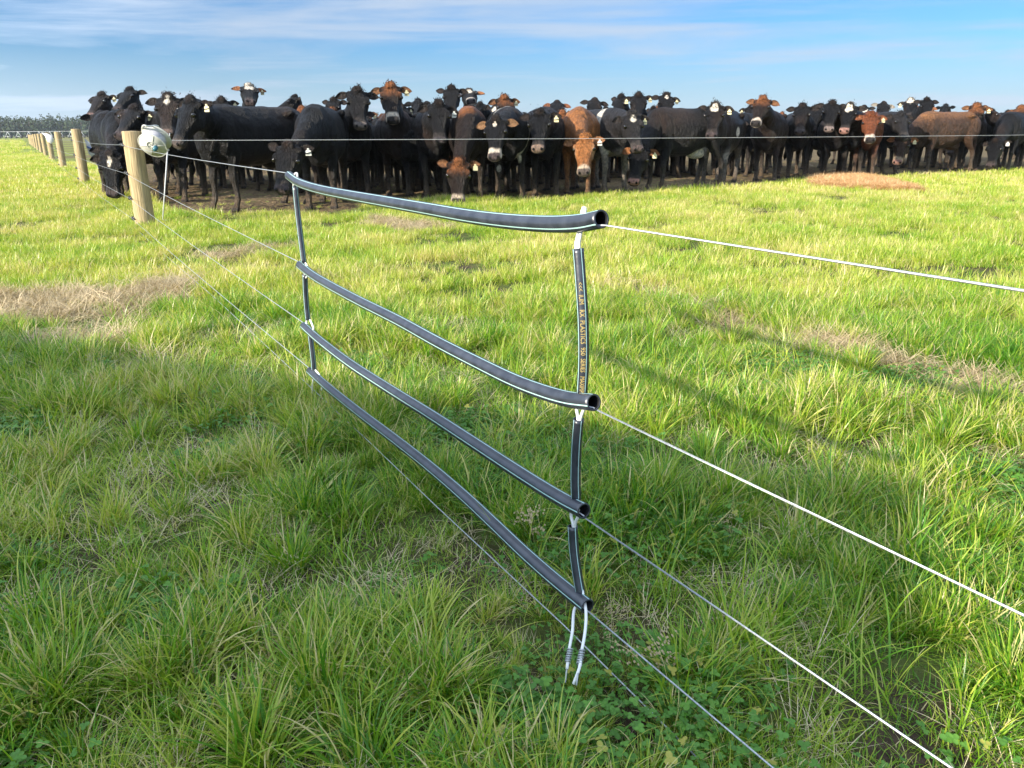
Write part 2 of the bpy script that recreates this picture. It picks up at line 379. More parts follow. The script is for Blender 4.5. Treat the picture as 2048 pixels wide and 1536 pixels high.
for i in range(4):
    a = pl(*near_px[i][0]); bb = pl(*near_px[i][1])
    sl = (a.z - bb.z) / (a.y - bb.y) * .3
    start = a + FD * (-2.6); start.z = a.z - sl * 1.3 + [.0, .0, .0, .0][i]
    pts = [start, a, bb]
    for k, P in enumerate(POSTS):
        q = P + FN * .128 + Vector((0, 0, WIREH[i] + random.uniform(-.012, .012) * (k > 0))); pts.append(q)
    full = []
    for j in range(len(pts) - 1):
        if j == 1:
            pp = [pl(*q, off=.006) for q in (P1, P2, P3, P4)[i]][::-1]; full.append(pts[1])
            full += [q - Vector((0, 0, .006 if 0 < kk < len(pp) - 1 else .010)) for kk, q in enumerate(pp)]; continue
        n = 3 if j < 2 else 8
        sag = [0, 0, .012][min(j, 2)] if j < 3 else .02
        for q in range(n):
            tt = q / n; p = pts[j].lerp(pts[j + 1], tt); p.z -= 4 * sag * tt * (1 - tt); full.append(p)
    full.append(pts[-1])
    mb = MB(); mb.tube(full, WR, 6, up=(0, 0, 1)); o = mb.build('fence_wire', M_WIRE)
    tag(o, f'{wl[i]} strand of the taut wire fence, running through the {wl[i]} black pipe', 'wire', 'wires of the fence')
# lowest wire in the grass
a = pl(1415, 1536); bb = pl(1125, 1248); c = pl(870, 1010); d = pl(740, 885)
s0 = a + (a - bb) * 1.0
e5 = POSTS[0] + FN * .13 + Vector((0, 0, .03))
mb = MB(); mb.tube([s0, a, bb, c, d, d.lerp(e5, .35) + Vector((0, 0, .02)), d.lerp(e5, .7), e5], WR * .9, 6, up=(0, 0, 1)); o = mb.build('fence_wire', M_WIRE)
tag(o, 'lowest wire of the fence, partly sunk in the grass below the pipes', 'wire', 'wires of the fence')

# ------------------------------------------------------------------ pipe spacer hung on the wires
SPC = empty('pipe_spacer', pl(1150, 1370)); SPC.location.z = 0
tag(SPC, 'ladder of black plastic pipes with pale stripes threaded over the fence wires', 'fence spacer')
def hose(path, r, elev, name, twist=0.0, stripes=(50, -44, 165, -160), wall=.0032):
    """hollow pipe with stripes; ring angle 0 looks along FN, + turns up (or left for upright pipes)"""
    seg = 40; pts = spline(path, 7); n = len(pts); V = []; F = []; MI = []
    upright = abs((pts[-1] - pts[0]).normalized().z) > .7
    for ring, rr in ((0, r), (1, r - wall)):
        for i, p in enumerate(pts):
            tt = (pts[min(i + 1, n - 1)] - pts[max(i - 1, 0)]).normalized()
            a = (FN - tt * FN.dot(tt)).normalized(); bv = tt.cross(a)
            if upright:
                if bv.x > 0: bv = -bv
            elif bv.z < 0: bv = -bv
            for k in range(seg):
                an = 2 * math.pi * k / seg; V.append(p + (a * math.cos(an) + bv * math.sin(an)) * rr - SPC.location)
    sidx = set()
    for sdg in stripes:
        kk = int(round(((sdg + elev) % 360) / 360 * seg)) % seg; sidx.add(kk)
    for i in range(n - 1):
        for k in range(seg):
            k2 = (k + 1) % seg
            F.append((i * seg + k, i * seg + k2, (i + 1) * seg + k2, (i + 1) * seg + k)); MI.append(1 if k in sidx else 0)
            o_ = n * seg; F.append((o_ + i * seg + k2, o_ + i * seg + k, o_ + (i + 1) * seg + k, o_ + (i + 1) * seg + k2)); MI.append(2)
    for i in (0, n - 1):
        for k in range(seg):
            k2 = (k + 1) % seg; q = (i * seg + k, n * seg + i * seg + k, n * seg + i * seg + k2, i * seg + k2)
            F.append(q if i == 0 else q[::-1]); MI.append(0)
    mb = MB(); mb.add(V, F, MI); o = mb.build(name, [M_PIPE, M_STRIPE, M_PIPEIN], SPC)
    bm = bmesh.new(); bm.from_mesh(o.data); bmesh.ops.recalc_face_normals(bm, faces=bm.faces); bm.to_mesh(o.data); bm.free()
    return o
PR = .0150
for P_, el, lb in ((P1, 12, 'top'), (P2, 30, ''), (P3, 40, ''), (P4, 47, '')):
    hose([pl(*q, off=.006) for q in P_], PR, el, 'cross_pipe')
VN = [[(1156, 497), (1161, 560), (1166, 640), (1167, 720), (1164, 786)], [(1157, 838), (1153, 890), (1151, 950), (1152, 998)], [(1145, 1052), (1148, 1100), (1154, 1145), (1161, 1186)]]
VF = [[(590, 372), (596, 430), (602, 480), (608, 527)], [(610, 549), (611, 580), (613, 610), (616, 640)], [(620, 665), (623, 690), (626, 715), (628, 741)]]
for j, P_ in enumerate(VN): hose([pl(*q) for q in P_], .0098, -52, 'upright_pipe', stripes=(50, -42, 140, -140), wall=.0022)
for j, P_ in enumerate(VF): hose([pl(*q) for q in P_], .0098, -74, 'upright_pipe', stripes=(45, -40, 160, -160), wall=.0022)
def cord(path, r=.0030, name='cord'):
    mb = MB(); mb.tube([p - SPC.location for p in spline(path, 5)], r, 8); return mb.build(name, M_CORD, SPC)
ca = [(1165, 421), (1160, 446), (1155, 475), (1152, 500), (1158, 600), (1164, 700), (1160, 780), (1153, 812), (1156, 842), (1150, 900), (1148, 990), (1142, 1028), (1147, 1054), (1150, 1110), (1160, 1188), (1148, 1222), (1145, 1262), (1139, 1296), (1134, 1338)]
cb = [(1170, 421), (1166, 446), (1160, 475), (1158, 500), (1164, 600), (1168, 700), (1168, 780), (1169, 812), (1160, 842), (1156, 900), (1154, 990), (1157, 1028), (1149, 1054), (1152, 1110), (1166, 1188), (1172, 1225), (1170, 1265), (1163, 1305), (1159, 1335), (1147, 1368)]
def hang(P_): return [pl(*q, off=.10 * max(0, (q[1] - 1205) / 160) ** .8) for q in P_]
c1 = cord([pl(*ca[0]), pl(1167.5, 416)] + hang(cb), name='cord')
c2 = cord(hang(ca), name='cord')
fa = [(587, 372), (588, 356), (590, 348), (594, 347), (595, 356), (594, 372)]
cord([pl(*q) for q in fa], .0034)
cord([pl(*q) for q in [(606, 526), (603, 533), (606, 541), (610, 552)]], .0032); cord([pl(*q) for q in [(611, 526), (616, 536), (618, 545), (612, 556)]], .0032)
cord([pl(*q) for q in [(614, 640), (613, 646), (617, 656), (620, 668)]], .0034); cord([pl(*q) for q in [(620, 640), (624, 648), (627, 658), (623, 668)]], .0034)
cord([pl(*q) for q in [(627, 740), (627, 752), (625, 768), (624, 786)]], .0030); cord([pl(*q) for q in [(631, 740), (640, 752), (644, 770), (643, 780)]], .0030)
for (pa, pb) in (((1141, 1296), (1135, 1326)), ((1165, 1298), (1158, 1330))):
    A_, B_ = hang([pa, pb]); A_ = A_ - SPC.location; B_ = B_ - SPC.location; mb = MB(); ax = (B_ - A_).normalized(); s1 = ax.cross(FN).normalized(); s2 = ax.cross(s1)
    pts = [A_.lerp(B_, k / 96) + (s1 * math.cos(k * .42) + s2 * math.sin(k * .42)) * .0044 for k in range(97)]
    mb.tube(pts, .0018, 6); mb.tube([A_ - ax * .012 + s1 * .004, A_ + s1 * .004, B_ + s1 * .004], .0022, 6)
    mb.tube([B_, B_ + ax * .02 - s1 * .004, B_ + ax * .036 - s1 * .007], .0018, 6); mb.build('crimp', M_CRIMP, SPC)
# printed text down the near upright pipe
try:
    cu = bpy.data.curves.new('printing', 'FONT'); cu.body = '<<<  IUM   RX  PLASTICS  950  SERIES   MAXIPIPE'; cu.size = 1; cu.resolution_u = 2
    to = bpy.data.objects.new('tmp', cu); COL.objects.link(to); bpy.context.view_layer.update()
    tm = bpy.data.meshes.new_from_object(to.evaluated_get(bpy.context.evaluated_depsgraph_get())); bpy.data.objects.remove(to)
    bm = bmesh.new(); bm.from_mesh(tm); bmesh.ops.triangulate(bm, faces=bm.faces)
    bmesh.ops.subdivide_edges(bm, edges=[e for e in bm.edges if e.calc_length() > .3], cuts=2)
    xm = max(v.co.x for v in bm.verts); ymx = max(v.co.y for v in bm.verts)
    pth = spline([pl(*q) for q in VN[0]], 20); pth = pth[len(pth) * 26 // 100:]
    vdir = (CAM - pth[len(pth) // 2]); vdir.z = 0; vdir.normalize()
    for v in bm.verts:
        s_ = v.co.x / xm * (len(pth) - 1.01); i0 = int(max(0, s_)); p = pth[i0].lerp(pth[i0 + 1], s_ - i0); tt = (pth[i0 + 1] - pth[i0]).normalized()
        a = (vdir - tt * vdir.dot(tt)).normalized(); bv = tt.cross(a)
        if bv.x > 0: bv = -bv
        an = -(v.co.y / ymx - .5) * .85 + .05; rr = .0100
        v.co = p + (a * math.cos(an) + bv * math.sin(an)) * rr - SPC.location
    bm.to_mesh(tm); bm.free(); tm.name = 'printing'; link_mesh('printing', tm, M_YEL, SPC)
except Exception as ex: print('text', ex)

# ------------------------------------------------------------------ reel, step-in stakes, polywire
def at_d(px, py, y): return at_y(px, py, y)
RC = at_d(305, 291, 8.62); e = empty('electric_fence_reel', RC); tag(e, 'white plastic reel of polywire with a teal crank knob, hanging beside the nearest post', 'reel')
ax = Vector((-.10, -.80, -.60)).normalized()     # rear to front
s1 = ax.cross(Vector((0, 0, 1))).normalized(); s2 = s1.cross(ax)
def disc(mb, c, r, th, seg=40, dish=0.0, mi=0):
    mb.tube([c - ax * th / 2, c + ax * th / 2], r, seg, mi=mi)
mb = MB(); disc(mb, Vector((0, 0, 0)), .146, .008, 48)
pts = [(s1 * math.cos(k * .1309) + s2 * math.sin(k * .1309)) * .146 for k in range(49)]; mb.tube(pts, .006, 6)
pts = [(s1 * math.cos(k * .1309) + s2 * math.sin(k * .1309)) * .055 + ax * .006 for k in range(49)]; mb.tube(pts, .004, 6)
for k in range(6): 
    a = k * 1.047; mb.tube([ax * .006, (s1 * math.cos(a) + s2 * math.sin(a)) * .14 + ax * .006], .003, 5)
mb.build('front_flange', M_REEL, e)
mb = MB(); c = -ax * .13; disc(mb, c, .150, .010, 48)
pts = [c + (s1 * math.cos(k * .1309) + s2 * math.sin(k * .1309)) * .150 for k in range(49)]; mb.tube(pts, .006, 6); mb.build('rear_flange', M_REEL, e)
mb = MB(); prof = [(-.128, .100), (-.110, .112), (-.09, .116), (-.06, .113), (-.03, .110), (-.006, .095)]
mb.tube([ax * p[0] for p in prof], [p[1] for p in prof], 48); mb.build('wound_line', M_LINE, e)
mb = MB(); k0 = s1 * .052 - s2 * .0 + ax * .006; 
if k0.x < 0: k0 = -s1 * .052 + ax * .006
mb.tube([ax * .004, ax * .022, k0 + ax * .02], .008, 8); mb.build('crank_arm', M_REEL, e)
mb = MB(); mb.tube([k0 + ax * .012, k0 + ax * .03, k0 + ax * .06, k0 + ax * .075], [.018, .026, .024, .014], 14); mb.build('crank_knob', M_TEAL, e)
hk = POSTS[0] + Vector((.06, .05, 1.0)) - RC
mb = MB(); tp = -ax * .08 + s2 * .17
if tp.z < 0: tp = -ax * .08 - s2 * .17
mb.tube(spline([hk + Vector((0, 0, -.05)), hk + Vector((.03, 0, .01)), tp + Vector((-.05, 0, .015)), tp + Vector((.01, 0, .01)), -ax * .16 + Vector((.02, 0, .1)), -ax * .165], 5), .009, 8); mb.build('carrying_arm', M_REEL, e)

def stake(base, h, label, lean=(0, 0)):
    e = empty('step_in_stake', base); tag(e, label, 'fence stake', 'white step-in stakes carrying the polywire')
    L_ = Vector((lean[0], lean[1], 1)); mb = MB(); mb.tube([L_ * -.05, L_ * .3, L_ * (h - .16)], [.006, .007, .008], 8); mb.build('shaft', M_WHITE, e)
    mb = MB(); mb.tube([L_ * (h - .17), L_ * (h - .02)], .010, 8)
    for zz, w in ((h - .155, .02), (h - .06, .035)): mb.tube([L_ * zz - Vector((w, 0, 0)), L_ * zz + Vector((w, 0, 0))], .006, 6)
    for sx in (-1, 1): mb.tube([L_ * (h - .03) + Vector((sx * .012, 0, 0)), L_ * (h + .03) + Vector((sx * .012, 0, 0))], .005, 6)
    mb.build('clip_head', M_WHITE, e)
    mb = MB(); mb.tube([L_ * .04 + Vector((-.0, 0, 0)), L_ * .04 + Vector((.07, .0, -.01))], .007, 6); mb.build('foot_peg', M_WHITE, e)
    return e
sb = gp(325, 446); tp = at_y(337, 272, sb.y); stake(sb, tp.z, 'white step-in stake right of the reel, leaning slightly', ((tp.x - sb.x) / tp.z, 0))
S0 = at_y(337, 281, sb.y); S1 = at_y(2048, 270, 17.0); S2 = at_y(2400, 268, 21.0)
nst = gp(2250, 352); 
mb = MB(); lp = []
for k in range(41):
    tt = k / 40; p = S0.lerp(S1, tt); p.z -= .012 * 4 * tt * (1 - tt); lp.append(p)
lp += [S2, S2 + (S2 - S1) * 2]
RS = RC - ax * .075 + (s1 if s1.x > 0 else -s1) * .125
mb.tube([RS] + lp, [.0022] * (len(lp) + 1), 6, up=(0, 0, 1)); o = mb.build('polywire', M_CORD); tag(o, 'single white polywire stretched level across the front of the herd', 'wire')
stake(Vector((S2.x, S2.y, 0)), S2.z + .01, 'white step-in stake at the far right end of the polywire')
# torn plastic on the posts
def rag(loc, pts, m1, label, extra=None):
    e = empty('plastic_scrap', loc); tag(e, label, 'plastic scrap'); mb = MB(); n = len(pts)
    V = [Vector(p) for p in pts]; cen = sum(V, Vector()) / n; th = Vector((0, .012, 0))
    F = [tuple([i, (i + 1) % n, 2 * n]) for i in range(n)] + [tuple([(i + 1) % n + n, i + n, 2 * n + 1]) for i in range(n)] + [(i, i + n, (i + 1) % n + n, (i + 1) % n) for i in range(n)]
    mb.add([v + th * (i % 2) for i, v in enumerate(V)] + [v - th for v in V] + [cen + th * 5, cen + th * 3], F); mb.build('sheet', m1, e)
    if extra:
        for nm, pp, mm in extra:
            mb = MB(); mb.tube([Vector(p) for p in pp], .018, 6); mb.build(nm, mm, e)
    return e
p2 = POSTS[1] + Vector((.10, .10, 0))
rag(p2, [(0, 0, .93), (.07, .04, .84), (.19, .05, .80), (.24, .06, .74), (.17, .04, .58), (.13, .02, .50), (.04, 0, .62)], M_WHITE, 'white plastic sheet with red and blue edges, behind the second post',
    [('red_edge', [(.20, .03, .86), (.255, .05, .80), (.235, .05, .72)], M_RED), ('blue_edge', [(.03, -.02, .76), (.12, -.02, .72), (.22, .0, .70)], M_BLUE)])
p3 = POSTS[2] + Vector((-.32, -.1, 0))
rag(p3, [(-.12, 0, 1.08), (.04, .03, 1.05), (.18, .03, 1.0), (.22, 0, .82), (.12, 0, .74), (.02, 0, .82), (-.02, 0, .98)], M_WHITE, 'white plastic bag caught on the wires by the third post')

# ------------------------------------------------------------------ the farm truck that stands behind the camera and shades the foreground
def truck():
    top = 1.85; dr = Vector((.894, -.447, 0)); k = 1 / math.tan(SUN_EL); sh = Vector((.77, .64, 0)) * k * top
    corner = Vector((1.66, 1.92, 0)) - sh - dr * .42; e = empty('farm_truck', corner); tag(e, 'grey box-bodied farm truck parked behind the photographer', 'truck'); e.rotation_euler.z = math.atan2(-dr.y, -dr.x)
    mb = MB(); mb.box((3.1, 1.0, 1.2), (6.2, 1.95, 1.30)); mb.build('cargo_box', M_SHADEMETAL, e, False)
    mb = MB(); mb.box((3.1, 1.0, .48), (6.0, .9, .14)); mb.build('chassis', M_RUB, e, False)
    mb = MB(); mb.add([(6.25, .1, .45), (7.9, .1, .45), (7.9, .1, 1.0), (7.2, .1, 1.75), (6.25, .1, 1.8), (6.25, 1.9, .45), (7.9, 1.9, .45), (7.9, 1.9, 1.0), (7.2, 1.9, 1.75), (6.25, 1.9, 1.8)],
                      [(0, 1, 2, 3, 4), (9, 8, 7, 6, 5), (0, 5, 6, 1), (1, 6, 7, 2), (2, 7, 8, 3), (3, 8, 9, 4), (4, 9, 5, 0)]); mb.build('cab', M_SHADEMETAL, e, False)
    mb = MB(); mb.box((7.58, 1.0, 1.40), (.02, 1.5, .75), Matrix.Rotation(R(-43), 3, 'Y')); mb.build('windscreen', M_GLASS, e, False)
    for x in (.9, 2.0, 7.1):
        for y in (.12, 1.88):
            mb = MB(); mb.tube([(x, y - .12, .40), (x, y + .12, .40)], .40, 24); mb.build('wheel', M_RUB, e)
truck()
#COWS-BEGIN
# ------------------------------------------------------------------ the herd
CM = bpy.data.materials.new('cow_coat'); CM.use_nodes = True; t = CM.node_tree; b = t.nodes['Principled BSDF']
ca_ = t.nodes.new('ShaderNodeAttribute'); ca_.attribute_name = 'coat'
co_ = t.nodes.new('ShaderNodeTexCoord')
v1 = noisen(t, 26, .36, .66, 8, co_.outputs['Object'])
mm = t.nodes.new('ShaderNodeMixRGB'); mm.blend_type = 'MULTIPLY'; mm.inputs['Fac'].default_value = .55
t.links.new(ca_.outputs['Color'], mm.inputs['Color1']); 
cmix = mixn(t, v1, (.40, .41, .45), (1.75, 1.65, 1.55)); t.links.new(cmix, mm.inputs['Color2']); t.links.new(mm.outputs[0], b.inputs['Base Color'])
b.inputs['Roughness'].default_value = .46; b.inputs['Specular IOR Level'].default_value = .24
b.inputs['Sheen Weight'].default_value = .0; b.inputs['Sheen Roughness'].default_value = .5; b.inputs['Sheen Tint'].default_value = (.75, .78, .9, 1)
hair = t.nodes.new('ShaderNodeTexNoise'); hair.inputs['Scale'].default_value = 24; hair.inputs['Detail'].default_value = 9; hair.inputs['Roughness'].default_value = .65; hair.inputs['Distortion'].default_value = 1.2
mph = t.nodes.new('ShaderNodeMapping'); mph.inputs['Scale'].default_value = (1, 1, .35); t.links.new(co_.outputs['Object'], mph.inputs[0]); t.links.new(mph.outputs[0], hair.inputs['Vector'])
bph = t.nodes.new('ShaderNodeBump'); bph.inputs['Strength'].default_value = 1; bph.inputs['Distance'].default_value = .085
t.links.new(hair.outputs['Fac'], bph.inputs['Height']); t.links.new(bph.outputs[0], b.inputs['Normal'])

def loft(rings):
    """rings of equal length -> closed shape"""
    n = len(rings[0]); v = [p for r_ in rings for p in r_]; f = []
    for i in range(len(rings) - 1):
        for k in range(n):
            k2 = (k + 1) % n; f.append((i * n + k, i * n + k2, (i + 1) * n + k2, (i + 1) * n + k))
    f.append(tuple(range(n - 1, -1, -1))); f.append(tuple(range((len(rings) - 1) * n, len(rings) * n)))
    return v, f
def ellipsoid(c, r, ax=None, seg=12, rg=8):
    v = []; f = []
    A = ax or (Vector((1, 0, 0)), Vector((0, 1, 0)), Vector((0, 0, 1)))
    for i in range(1, rg):
        th = math.pi * i / rg
        for k in range(seg):
            ph = 2 * math.pi * k / seg
            q = (math.sin(th) * math.cos(ph) * r[0], math.sin(th) * math.sin(ph) * r[1], math.cos(th) * r[2])
            v.append(Vector(c) + A[0] * q[0] + A[1] * q[1] + A[2] * q[2])
    for i in range(rg - 2):
        for k in range(seg):
            k2 = (k + 1) % seg; f.append((i * seg + k, (i + 1) * seg + k, (i + 1) * seg + k2, i * seg + k2))
    f.append(tuple(range(seg))); f.append(tuple(range((rg - 1) * seg - 1, (rg - 2) * seg - 1, -1)))
    return v, f
TORSO = [(-1.02, 1.16, .06, .08), (-.99, 1.13, .15, .17), (-.92, 1.10, .225, .235), (-.78, 1.07, .285, .295), (-.60, 1.04, .300, .325), (-.38, 1.00, .330, .365), (-.12, .965, .365, .395),
         (.14, .965, .362, .40), (.34, .985, .315, .39), (.50, 1.0, .275, .37), (.62, 1.0, .225, .33), (.72, .98, .165, .26), (.79, .96, .09, .16)]
HEADS = [(-.09, .060, -.03, -.12), (-.04, .115, .030, -.18), (.03, .142, .058, -.215), (.11, .162, .066, -.235), (.18, .168, .056, -.235), (.25, .142, .042, -.215), (.325, .114, .030, -.185),
         (.40, .099, .019, -.160), (.465, .099, .010, -.146), (.52, .112, -.000, -.142), (.565, .106, -.014, -.136), (.592, .070, -.04, -.118)]
def sect(n=18):
    return [2 * math.pi * k / n for k in range(n)]
def spow(x, p): return math.copysign(abs(x) ** p, x)
def cow_mesh(P, nose, upv, vox, rs, spec):
    """one body surface in the cow's own frame: x forward, z up"""
    mb = MB(); rr = random.Random(rs)
    fat = rr.uniform(.88, 1.10)
    rings = []
    for (x, z, w, h) in TORSO:
        ring = []
        for a in sect(22):
            c, s_ = math.cos(a), math.sin(a)
            yy = w * fat * spow(c, .86) * (1 - .20 * max(0, s_) ** 1.5)
            zz = z + h * spow(s_, .88) * (1.0 if s_ > 0 else 1.0)
            ring.append(Vector((x, yy, zz)))
        rings.append(ring)
    mb.add(*loft(rings))
    for sg in (-1, 1):
        mb.add(*ellipsoid((.44, sg * .165, .97), (.20, .125, .30))); mb.add(*ellipsoid((-.74, sg * .165, 1.00), (.25, .15, .30)))
        mb.add(*ellipsoid((-.60, sg * .235, 1.27), (.09, .06, .055)))
        fx = rr.uniform(-.07, .07); fy = rr.uniform(-.03, .03); ox = .46
        fl = [((ox - .04, .185, .86), .115, .10), ((ox - .06, .185, .72), .092, .082), ((ox - .02, .18, .58), .070, .066), ((ox + .005, .175, .47), .056, .055), ((ox + .012, .175, .42), .060, .058), ((ox, .175, .36), .044, .046),
              ((ox - .005, .175, .24), .036, .037), ((ox, .175, .15), .043, .046), ((ox + .03, .175, .085), .040, .043), ((ox + .055, .175, .05), .056, .056), ((ox + .075, .175, .0), .066, .064)]
        rings = []
        for (p, rx, ry) in fl:
            k = 1 - max(0, min(1, (p[2] - .1) / .7)); rings.append([Vector((p[0] + fx * k + rx * math.cos(a), sg * (p[1] + fy * k) + ry * math.sin(a), p[2])) for a in sect(12)])
        mb.add(*loft(rings))
        fx = rr.uniform(-.12, .12); fy = rr.uniform(-.03, .03)
        hl = [((-.66, .19, 1.0), .22, .12), ((-.63, .20, .82), .175, .105), ((-.66, .195, .70), .125, .085), ((-.74, .19, .60), .085, .065), ((-.82, .185, .52), .066, .055), ((-.85, .185, .46), .062, .052), ((-.84, .185, .38), .048, .045),
              ((-.825, .185, .25), .040, .039), ((-.82, .185, .15), .047, .047), ((-.79, .185, .085), .043, .043), ((-.76, .185, .05), .058, .055), ((-.74, .185, .0), .066, .062)]
        rings = []
        for (p, rx, ry) in hl:
            k = 1 - max(0, min(1, (p[2] - .1) / .7)); rings.append([Vector((p[0] + fx * k + rx * math.cos(a), sg * (p[1] + fy * k) + ry * math.sin(a), p[2])) for a in sect(12)])
        mb.add(*loft(rings))
    mb.add(*ellipsoid((.60, 0, .76), (.16, .12, .19))); mb.add(*ellipsoid((-.42, 0, .62), (.20, .14, .11)))
    # neck
    side = upv.cross(nose).normalized()
    P3 = P + nose * .05 - upv * .12
    P0 = Vector((.34, 0, 1.06)); P1 = Vector((.66, 0, 1.12 if P.z > 1.1 else 1.06)); P2 = P3.lerp(P1, .42) - nose * .07 - upv * .04
    rings = []; nn = 12
    for i in range(nn + 1):
        q = i / nn; p = P0 * (1 - q) ** 3 + P1 * 3 * q * (1 - q) ** 2 + P2 * 3 * q * q * (1 - q) + P3 * q ** 3
        d = ((P1 - P0) * (1 - q) ** 2 + (P2 - P1) * 2 * q * (1 - q) + (P3 - P2) * q * q).normalized()
        sv = Vector((0, 1, 0)).lerp(side if side.y > 0 else -side, q * q).normalized(); sv = (sv - d * sv.dot(d)).normalized(); uv = d.cross(sv) * -1
        if uv.z < 0 and abs(d.z) < .9: uv = -uv
        hw = .235 + (.098 - .235) * min(1, q * 1.05) ** .8; hh = .33 + (.135 - .33) * min(1, q * 1.05) ** .75
        rings.append([p + sv * hw * math.cos(a) + uv * hh * math.sin(a) for a in sect(18)])
    mb.add(*loft(rings))
    # head
    H = lambda u, w, v: P + nose * u + side * w + upv * v
    rings = []
    for (u, hw, tv, bv) in HEADS:
        ring = []
        for a in sect(20):
            c, s_ = math.cos(a), math.sin(a); cen = (tv + bv) / 2; hv = (tv - bv) / 2
            w_ = hw * spow(c, .8) * (1 - .42 * max(0, -s_) ** 1.2); ring.append(H(u, w_, cen + hv * spow(s_, .8)))
        rings.append(ring)
    mb.add(*loft(rings))
    fr_ = (nose, side, upv)
    mb.add(*ellipsoid(H(-.01, 0, .045), (.08, .085, .05), fr_)); mb.add(*ellipsoid(H(.50, 0, -.135), (.06, .055, .035), fr_))
    for sg in (-1, 1):
        mb.add(*ellipsoid(H(.150, sg * .138, .030), (.060, .036, .030), fr_)); mb.add(*ellipsoid(H(.20, sg * .10, -.13), (.10, .045, .08), fr_))
        mb.add(*ellipsoid(H(.550, sg * .062, -.040), (.04, .042, .04), fr_)); mb.add(*ellipsoid(H(.02, sg * .12, -.02), (.05, .06, .05), fr_))
    me = bpy.data.meshes.new('b'); me.from_pydata(mb.v, [], mb.f); o = bpy.data.objects.new('b', me); COL.objects.link(o)
    md_ = o.modifiers.new('r', 'REMESH'); md_.mode = 'VOXEL'; md_.voxel_size = vox
    sm = o.modifiers.new('s', 'SMOOTH'); sm.factor = .5; sm.iterations = 4 if vox < .02 else 2
    dg = bpy.context.evaluated_depsgraph_get(); ev = o.evaluated_get(dg); em = ev.to_mesh()
    nv = len(em.vertices); co = np.empty(nv * 3, np.float32); em.vertices.foreach_get('co', co); co = co.reshape(-1, 3)
    nl = len(em.loops); li = np.empty(nl, np.int32); em.loops.foreach_get('vertex_index', li)
    npol = len(em.polygons); ls = np.empty(npol, np.int32); em.polygons.foreach_get('loop_start', ls)
    nr = np.empty(nv * 3, np.float32); em.vertices.foreach_get('normal', nr); nr = nr.reshape(-1, 3)
    ev.to_mesh_clear(); bpy.data.objects.remove(o); bpy.data.meshes.remove(me)
    # ------- coat colours
    A = np.array([[*nose], [*side], [*upv]]); h = (co - np.array(P)) @ A.T; U, Wd, Vv = h[:, 0], h[:, 1], h[:, 2]
    x, y, z = co[:, 0], co[:, 1], co[:, 2]
    def nz(s_, k=0.0): return (np.sin(s_ * x + 2 * k + 1.3 * np.sin(s_ * .9 * z + k)) + np.sin(s_ * 1.1 * y * 1.3 + k + np.sin(s_ * .8 * x)) + np.sin(s_ * z * 1.2 - k + np.sin(s_ * 1.3 * y))) / 3
    ishead = (U > -.1) & (U < .68) & (np.abs(Wd) < .2) & (Vv > -.26) & (Vv < .16)
    K = spec['kind']
    base = {'black': (.0038, .0036, .0046), 'brownblack': (.0135, .008, .006), 'orange': (.27, .110, .037), 'red': (.135, .042, .017), 'brown': (.065, .034, .020), 'grey': (.016, .0145, .0155)}[K]
    c = np.tile(np.array(base), (nv, 1))
    def mixin(col, m):
        m = np.clip(m, 0, 1)[:, None]; nonlocal_c[0] = nonlocal_c[0] * (1 - m) + np.array(col) * m
    nonlocal_c = [c]
    ss = lambda a, b_, q: sstep(a, b_, q)
    if K == 'black':
        mixin((.045, .026, .017), ss(.05, .9, nz(5, rs)) * .55 * ss(.6, 1.2, z))
        mixin((.05, .028, .016), ss(.06, .12, Vv) * ishead * .7)
    if K == 'brownblack':
        mixin((.23, .085, .028), ss(1.18, 1.36, z + .05 * nz(9, rs)) * (x < .7) * spec.get('top', 1.0))
        mixin((.20, .075, .027), ss(.0, .07, Vv + .02 * nz(25, 1)) * ss(.24, .05, U + .03 * nz(22)) * ishead)
    if K in ('orange',):
        mixin((.10, .05, .03), ss(.30, .50, U) * ishead * .35); mixin((.42, .30, .20), ss(.10, .14, np.abs(Wd)) * ishead * ss(.1, .2, U) * .4)
    if K == 'brown':
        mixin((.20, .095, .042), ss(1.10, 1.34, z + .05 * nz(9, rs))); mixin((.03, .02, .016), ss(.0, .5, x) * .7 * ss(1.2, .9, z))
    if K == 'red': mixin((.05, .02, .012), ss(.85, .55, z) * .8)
    # muzzle
    ring_c = {'orange': (.48, .38, .28), 'brownblack': (.40, .33, .26), 'brown': (.34, .26, .18), 'red': (.38, .28, .2)}.get(K, (.06, .05, .045))
    if spec.get('pale'): ring_c = (.55, .48, .40)
    mixin(ring_c, ss(.43, .475, U + .02 * nz(30) + .25 * np.maximum(0, -.05 - Vv)) * ishead * (.95 if K != 'black' or spec.get('pale') else .5))
    pad = spec.get('pad', (.030, .026, .026) if K != 'black' else (.06, .045, .045))
    mixin(pad, ss(.500, .520, U) * ss(-.105, -.085, Vv) * ss(.100, .085, np.abs(Wd)) * ishead)
    # markings
    if spec.get('star'):
        su, sr = spec['star']; q = np.sqrt(((U - su) / (sr * 1.25)) ** 2 + (Wd / sr) ** 2) + .42 * nz(38, 2) + .2 * nz(70, 3)
        mixin((.68, .62, .52), ss(1.15, .85, q) * (Vv > -.02) * ishead)
    for (cx, cy, cz, r_) in spec.get('white', []):
        q = np.sqrt((x - cx) ** 2 + (y - cy) ** 2 + ((z - cz)) ** 2) / r_ + .22 * nz(14, 3)
        mixin((.55, .52, .46), ss(1.1, .9, q))
    for (nx, ny, nz_, off, wd) in spec.get('band', []):
        q = np.abs(x * nx + y * ny + z * nz_ - off + .03 * nz(9, 1)); mixin((.52, .50, .45), ss(wd * 1.15, wd * .8, q) * (~ishead) * (z > .62))
    # mud on the legs and belly line
    low = ss(.62, .22, z + .07 * nz(12, rs)) * (~ishead)
